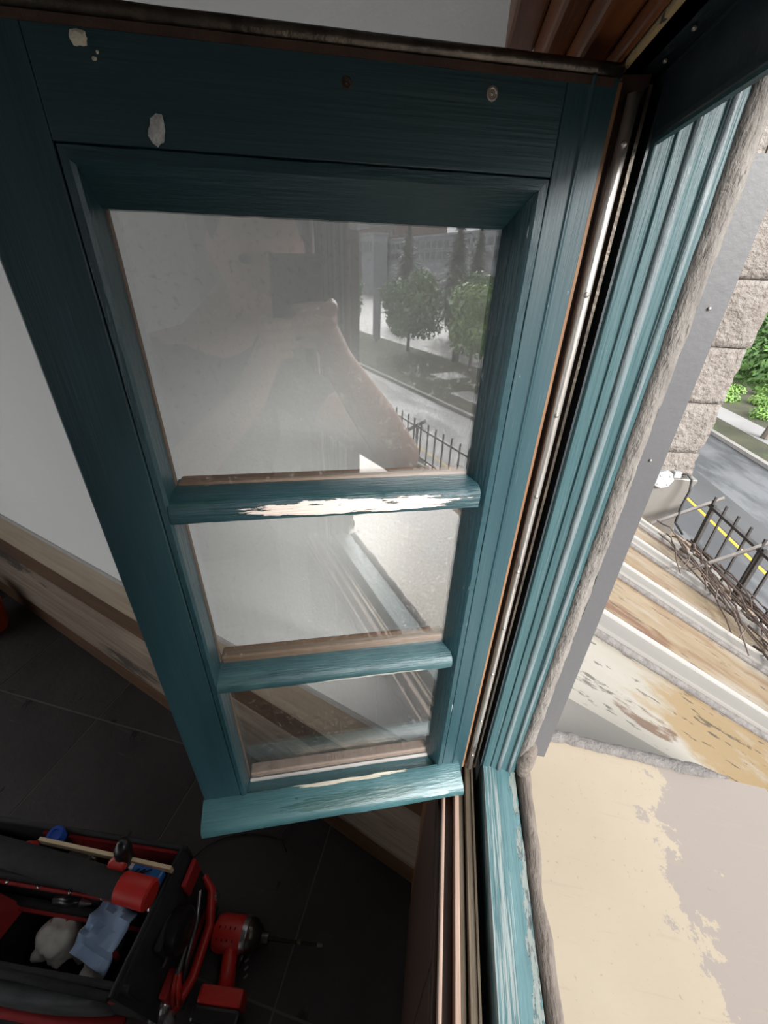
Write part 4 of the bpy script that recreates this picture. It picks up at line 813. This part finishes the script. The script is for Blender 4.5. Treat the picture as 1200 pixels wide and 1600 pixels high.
# folded blue paper towel: creased sheet with thickness
c_ = at(164, 1458, z=-1.200); m = MB(); nx, ny = 10, 10; V = []
for j in range(ny + 1):
    for i in range(nx + 1):
        u, w = i / nx - .5, j / ny - .5; z = .016 * noise.noise((u * 5, w * 5, 1)) + .012 * abs(u * 2 + w) + (.018 if w < -.2 else 0) * -1
        V.append(c_ + BL @ Vector((u * .085 + w * .02, w * .088 - u * .02, z)))
m.add(V, [(j * 11 + i, j * 11 + i + 1, j * 11 + 12 + i, j * 11 + 11 + i) for j in range(10) for i in range(10)])
bpt = tag(m.build('paper_towel', 'blue_paper', auto=True), 'folded light blue paper towel lying on the rags', 'paper towel'); sm = bpt.modifiers.new('thick', 'SOLIDIFY'); sm.thickness = .004
bc = thing('glue_tube', at(190, 1490, z=-1.28), 'black tube with a red and white printed label beside the blue paper', 'tube')
q0, q1 = at(170, 1502, z=-1.27), at(196, 1468, z=-1.275); MB().tube([q0, q0.lerp(q1, .1), q0.lerp(q1, .9), q1], [.012, .016, .016, .010], 14).build('tube_body', 'black_plastic', bc, auto=True)
dd = (q1 - q0).normalized(); MB().tube([q0.lerp(q1, .14), q0.lerp(q1, .40)], .0165, 14, cap=False).build('red_label', 'red_plastic', bc)
for k in range(5): MB().box(-.0016, .0016, -.004, .004, 0, .0006).build('printed_letter', 'print_white', None)
for k, o in enumerate([o for o in COL.objects if o.name.startswith('printed_letter')]):
    o.parent = bc; pc = q0.lerp(q1, .48 + .075 * k) + Vector((-.005, -.003, .0158)); o.location = pc - ORG[bc]; o.rotation_euler = (R(6), 0, math.atan2(dd.y, dd.x))
sd_ = thing('screwdriver', at(205, 1500, z=-1.29), 'screwdriver with a yellow handle half buried in the bag', 'screwdriver')
q0, q1 = at(193, 1508, z=-1.285), at(216, 1488, z=-1.27); MB().tube([q0, q0.lerp(q1, .2), q0.lerp(q1, .8), q1], [.004, .008, .007, .005], 10).build('handle', 'yellow_plastic', sd_, smooth=True); MB().tube([q0, q0 + (q0 - q1) * .8 + Vector((0, 0, -.01))], .003, 6).build('shank', 'steel', sd_)
sp = thing('snips', at(95, 1441, z=-1.29), 'orange red handled snips half hidden behind the white rag', 'snips')
for dx in (-6, 7): MB().tube([at(88 + dx, 1440, z=-1.25), at(100 + dx, 1436, z=-1.245), at(112 + dx, 1444, z=-1.26)], [.006, .007, .005], 8).build('grip', 'red_plastic', sp, smooth=True)
MB().tube([at(112, 1442, z=-1.26), at(124, 1452, z=-1.285)], [.007, .003], 6).build('blade', 'steel', sp)
pl = thing('pliers', at(105, 1408, z=-1.19), 'grey steel pliers lying under the padded bar', 'pliers')
for dy in (-2, 3): MB().tube([at(84, 1407 + dy, z=-1.175), at(108, 1407 + dy, z=-1.17), at(128, 1410, z=-1.175)], [.005, .006, .005], 8).build('grip', 'black_plastic', pl, smooth=True)
MB().tube([at(126, 1410, z=-1.175), at(143, 1412, z=-1.178)], [.008, .003], 8).build('jaws', 'steel', pl)
ub = thing('utility_knife', at(130, 1342, z=-1.13), 'grey metal utility knife standing in the far compartment of the bag', 'knife')
MB().box(-.026, .022, -.008, .008, -.012, .012).build('knife_body', 'steel', None, bevel=.003, org=(0, 0, 0)); kb_ = COL.objects[-1] if False else [o for o in COL.objects if o.name.startswith('knife_body')][0]
kb_.parent = ub; kb_.location = (0, 0, .01); kb_.rotation_euler = (0, .1, -.15)
MB().tube([at(140, 1342, z=-1.125), at(149, 1343, z=-1.12)], [.006, .003], 6).build('blade', 'chrome', ub)
mk_ = thing('marker_pen', at(131, 1546, z=-1.20) - Vector((0, 0, .01)), 'white marker pen with a red cap in the front pocket', 'marker')
q0, q1 = at(112, 1547, z=-1.205), at(138, 1549, z=-1.205); MB().tube([q0, q0.lerp(q1, .7)], .0052, 10).build('pen_body', 'print_white', mk_, auto=True); MB().tube([q0.lerp(q1, .7), q1], [.0058, .005], 10).build('cap', 'red_plastic', mk_, auto=True)
pt = thing('pouch', at(180, 1552, z=-1.215) - Vector((0, 0, .01)), 'small red pouch at the right of the front pocket', 'pouch')
m = MB(); m.ball(at(180, 1552, z=-1.215), (.016, .014, .018), 14, 9); m.build('pouch_body', 'red_fabric', pt, smooth=True); MB().ball(at(176, 1549, z=-1.20), (.006, .005, .004), 8, 6).build('flap_stud', 'red_plastic', pt)
# impact driver on its side
dr = thing('impact_driver', (-.34, .26, FLOOR), 'red and black cordless impact driver lying beside the bag, its bit pointing right', 'power drill')
zc_ = FLOOR + .040; A = Vector((-.405, .278, zc_)); Bx = Vector((.985, .06, 0)).normalized()
mh = MB().disc_lathe(A, Bx, [(.020, 0), (.030, .004), (.0345, .016), (.0345, .072), (.031, .080)], 20).build('motor_housing', 'red_plastic', dr, auto=True)
for k in range(4): MB().tube([A + Bx * (.018 + .012 * k) + Vector((0, -.021, .0275)), A + Bx * (.018 + .012 * k) + Vector((0, .004, .0345))], .0016, 5).build('vent_rib', 'black_plastic', mh)
MB().disc_lathe(A + Bx * .078, Bx, [(.031, 0), (.033, .004), (.033, .016), (.027, .024), (.018, .034), (.013, .036), (.012, .052), (.008, .053)], 20).build('gear_collar', 'dark_metal', dr, auto=True)
MB().disc_lathe(A + Bx * .070, Bx, [(.0350, 0), (.0352, .002), (.0352, .010), (.0346, .012)], 20).build('front_band', 'steel', dr, auto=True)
MB().tube([A + Bx * .130, A + Bx * .175, A + Bx * .178, A + Bx * .245], [.0042, .0042, .0032, .0028], 8).build('bit_holder', 'black_plastic', dr, auto=True)
MB().tube([A + Bx * .198, A + Bx * .206], .0046, 8).build('bit_ring', 'brass_track', dr); MB().tube([A + Bx * .245, A + Bx * .258], [.004, .003], 6).build('bit_tip', 'steel', dr)
MB().tube([A + Bx * .050 + Vector((0, -.015, 0)), A + Bx * .058 + Vector((0, -.055, -.004)), A + Bx * .066 + Vector((0, -.085, -.006))], [.022, .0195, .022], 14, .85).build('handle', 'red_plastic', dr, smooth=True)
MB().tube([A + Bx * .074 + Vector((0, -.02, .0)), A + Bx * .082 + Vector((0, -.036, .0)), A + Bx * .078 + Vector((0, -.05, .0))], [.006, .008, .006], 8).build('trigger', 'black_plastic', dr, smooth=True)
c0 = A + Bx * .064 + Vector((0, -.100, -.006)); m = MB(); m.box(-.045, .050, -.014, .016, -.033, .030); bo = m.build('battery_mount', 'red_plastic', None, bevel=.006, org=(0, 0, 0)); bo.parent = dr; bo.location = c0 - ORG[dr]; bo.rotation_euler.z = .06
m = MB(); m.box(-.048, .053, -.040, -.014, -.034, .031); bo = m.build('battery', 'black_plastic', None, bevel=.006, org=(0, 0, 0)); bo.parent = dr; bo.location = c0 - ORG[dr]; bo.rotation_euler.z = .06
for k in range(3): MB().tube([A + Bx * (.094 + .004 * k) + Vector((0, -.045 - .012 * k, .012)), A + Bx * (.100 + .004 * k) + Vector((0, -.038 - .012 * k, .012))], .002, 5).build('belt_hook', 'steel', dr)
# cord and tub
cp = [at(x, y, z=FLOOR + .006) for x, y in ((300, 1342), (322, 1322), (352, 1308), (385, 1302), (418, 1304), (442, 1312), (448, 1330), (440, 1304), (452, 1288), (460, 1270))]
tag(MB().tube(cp, .0022, 6).build('thin_cord', 'black_rubber', smooth=True), 'thin dark cord curving over the tiles from the bag towards the window', 'cord')
p_ = at(-22, 985, z=FLOOR); ob = thing('orange_tub', p_, 'orange plastic tub on the floor at the left edge, by the wooden skirting', 'tub')
MB().disc_lathe(p_, (0, 0, 1), [(.075, 0), (.085, .02), (.100, .17), (.106, .175), (.106, .19), (.098, .19), (.080, .02), (.001, .02)], 24).build('tub_body', 'orange_plastic', ob, auto=True)
MB().tube([p_ + Vector((.104 * math.cos(a), .104 * math.sin(a), .16 + .02 * math.sin(a))) for a in [k * math.pi / 10 for k in range(11)]], .003, 6).build('tub_handle', 'steel', ob, smooth=True)

# ================================================================== the person taking the picture (mirrored in the panes)
def ph(r, u, f): return rt * r + up * u + fw * f
def sn(s, b, z): return SD * s - SN * b + Vector((0, 0, z))
phone = thing('smartphone', ph(-.012, -.134, -.009), 'black smartphone held up in both hands, mirrored in the top pane', 'phone')
def pbox(r0, r1, u0, u1, f0, f1):
    return MB().add([ph(r, u, f) for f in (f0, f1) for (r, u) in ((r0, u0), (r1, u0), (r1, u1), (r0, u1))], [(0, 3, 2, 1), (4, 5, 6, 7), (0, 1, 5, 4), (1, 2, 6, 5), (2, 3, 7, 6), (3, 0, 4, 7)])
pbox(-.0475, .0240, -.134, .0130, -.0150, -.0070).build('phone_body', 'phone_back', phone, bevel=.004)
cb_ = pbox(-.0150, .0210, -.0280, .0105, -.0070, -.0052).build('camera_bump', 'phone_back', phone, bevel=.0008)
for r, u in ((.0120, .0010), (.0120, -.0185), (-.0060, -.009)): MB().disc_lathe(ph(r, u, -.0053), fw, [(.0075, 0), (.0075, .0012), (.0062, .0014), (.0060, .0008), (.0001, .0008)], 18).build('camera_lens', 'lens_glass', cb_, auto=True)

body = MB()
def limb(a, b, ra, rb, n=7, bulge=.0, nn=14):
    a, b = Vector(a), Vector(b)
    body.tube([a.lerp(b, i / n) for i in range(n + 1)], [(ra + (rb - ra) * i / n) * (1 + bulge * math.sin(math.pi * i / n)) for i in range(n + 1)], nn); body.ball(a, ra, 14, 10); body.ball(b, rb, 14, 10)
HR = Matrix.Rotation(math.atan2(SD.y, SD.x) - R(14), 3, 'Z') @ Matrix.Rotation(R(-16), 3, 'X')     # head turned a little to the lens, bowed
HC = sn(-.083, .245, .030)
def hd(x, y, z): return HC + HR @ Vector((x, y, z))
body.ball(HC, (.074, .094, .105), 24, 16, HR); body.ball(hd(0, .028, -.055), (.058, .062, .062), 18, 12, HR)          # skull, jaw
body.ball(hd(0, .068, -.098), (.024, .020, .018), 12, 8, HR); body.ball(hd(0, .062, .030), (.058, .032, .022), 14, 8, HR)   # chin, brow
body.tube([hd(0, .090, .012), hd(0, .103, -.012), hd(0, .112, -.030), hd(0, .100, -.038)], [.009, .0105, .014, .010], 10)     # nose
for q in (-1, 1):
    body.ball(hd(q * .014, .099, -.033), (.009, .010, .008), 8, 6, HR); body.ball(hd(q * .042, .064, -.020), (.022, .022, .020), 10, 8, HR)
    body.ball(hd(q * .075, -.008, -.010), (.010, .020, .032), 10, 8, HR)                                                        # ear
body.ball(hd(0, .088, -.062), (.024, .012, .006), 10, 6, HR); body.ball(hd(0, .086, -.073), (.021, .012, .007), 10, 6, HR)      # lips
NB = Vector((-.115, -.345, -.150)); limb(hd(0, -.025, -.07), NB, .050, .060)
SL, SR = Vector((-.265, -.375, -.185)), Vector((.005, -.350, -.190))
limb(NB, SL, .058, .055); limb(NB, SR, .058, .052)
CH = Vector((-.135, -.400, -.33)); BE = Vector((-.15, -.455, -.56)); PE = Vector((-.155, -.50, -.72))
def torso(mm, g):
    for c, r in ((CH, (.158, .105, .17)), (CH + Vector((0, -.02, .10)), (.15, .09, .09)), (CH.lerp(BE, .5), (.145, .105, .16)), (BE, (.142, .108, .15)), (PE, (.150, .115, .12))): mm.ball(c, tuple(x + g for x in r), 24, 14)
torso(body, 0)
EL, WL = Vector((-.232, -.215, -.375)), Vector((-.082, -.080, -.180)); ER, WR = Vector((.190, -.070, -.315)), Vector((.052, -.026, -.128))
limb(SL, EL, .050, .040, bulge=.06); limb(EL, WL, .041, .026, bulge=.12); limb(SR, ER, .048, .040, bulge=.05); limb(ER, WR, .041, .026, bulge=.12)
for q, (kx, fx) in ((-1, (-.245, -.25)), (1, (-.075, -.06))):
    hip = PE + Vector((q * .075, 0, -.06)); kn = Vector((kx, -.42, -1.02)); an = Vector((fx, -.53, -1.325)); limb(hip, kn, .080, .055, bulge=.05); limb(kn, an, .054, .036, bulge=.1); limb(an + Vector((0, -.02, -.035)), an + Vector((0, .13, -.045)), .034, .026)
# hands: palm beside the phone, four fingers across its back, thumb along the front
def hand(side, wrist, base_u, spread, reach):
    q = side
    pc = ph(q * .036 - .012, base_u - .038, -.010)
    limb(wrist, pc, .025, .021, 5)
    for i in range(4):
        u = base_u - spread * i; L_ = reach[i]; edge = (.031 if q > 0 else -.055)
        k0 = ph(edge + q * .006, u - .008, -.012); k1 = ph(edge + q * .004, u - .002, .0035); k2 = ph(edge - q * L_ * .55, u + .001, .0055); k3 = ph(edge - q * L_, u - .002, .0015)
        limb(pc, k0, .019, .0095, 4, 0, 10)
        for a, b, r0, r1 in ((k0, k1, .0098, .0092), (k1, k2, .0092, .0082), (k2, k3, .0082, .0070)): limb(a, b, r0, r1, 4, 0, 10)
    t0 = ph(q * .034 - .012, base_u - .055, -.018); t1 = ph(q * .030 - .012, base_u - .018, -.026); t2 = ph(q * .010 - .012, base_u + .004, -.024)
    limb(pc, t0, .018, .013, 3, 0, 10); limb(t0, t1, .0125, .0105, 4, 0, 10); limb(t1, t2, .0105, .0085, 4, 0, 10)
hand(1, WR, -.052, .0195, (.048, .052, .050, .040)); hand(-1, WL, -.075, .0185, (.030, .034, .034, .028))
def fuse(o, vox, it):
    r = o.modifiers.new('fuse', 'REMESH'); r.mode = 'VOXEL'; r.voxel_size = vox; r.use_smooth_shade = True
    s_ = o.modifiers.new('soften', 'SMOOTH'); s_.factor = .5; s_.iterations = it
person = body.build('person', 'skin', weld=False); fuse(person, .0038, 5)
tag(person, 'person in a dark shirt taking the photograph, mirrored in the top pane', 'person')
body2 = body
# clothes
def cloth_mesh(fn, name, mat, vox=.006):
    global body
    body = MB(); fn(); o = body.build(name, mat, person, weld=False); fuse(o, vox, 5); body = body2
def shirt():
    torso(body, .010); limb(NB + Vector((0, 0, -.02)), SL, .068, .064); limb(NB + Vector((0, 0, -.02)), SR, .066, .060); limb(SL, SL.lerp(EL, .80), .062, .052); limb(SR, SR.lerp(ER, .45), .058, .051)
def pants():
    body.ball(PE, (.164, .128, .13), 24, 14)
    for q, (kx, fx) in ((-1, (-.245, -.25)), (1, (-.075, -.06))):
        hip = PE + Vector((q * .075, 0, -.06)); kn = Vector((kx, -.42, -1.02)); an = Vector((fx, -.53, -1.315)); limb(hip, kn, .090, .068); limb(kn, an, .067, .056)
def shoes(fx):
    def f(): an = Vector((fx, -.53, -1.325)); limb(an + Vector((0, -.03, -.035)), an + Vector((0, .15, -.040)), .039, .034); body.box(an.x - .04, an.x + .04, an.y - .07, an.y + .185, FLOOR + .001, FLOOR + .02)
    return f
cloth_mesh(shirt, 'shirt', 'shirt'); cloth_mesh(pants, 'trousers', 'trousers')
for fx in (-.25, -.06): cloth_mesh(shoes(fx), 'shoe', 'shoe')
def hairf():
    body.ball(hd(0, -.020, .030), (.081, .090, .092), 24, 14, HR); body.ball(hd(0, -.045, -.020), (.070, .060, .075), 20, 12, HR); body.ball(hd(0, .040, .085), (.062, .045, .032), 18, 10, HR)
cloth_mesh(hairf, 'hair', 'hair', .005)
for q in (-1, 1): MB().ball(hd(q * .031, .083, .004), (.0125, .008, .0075), 12, 8, HR).build('eye', 'eye_dark', person, smooth=True)
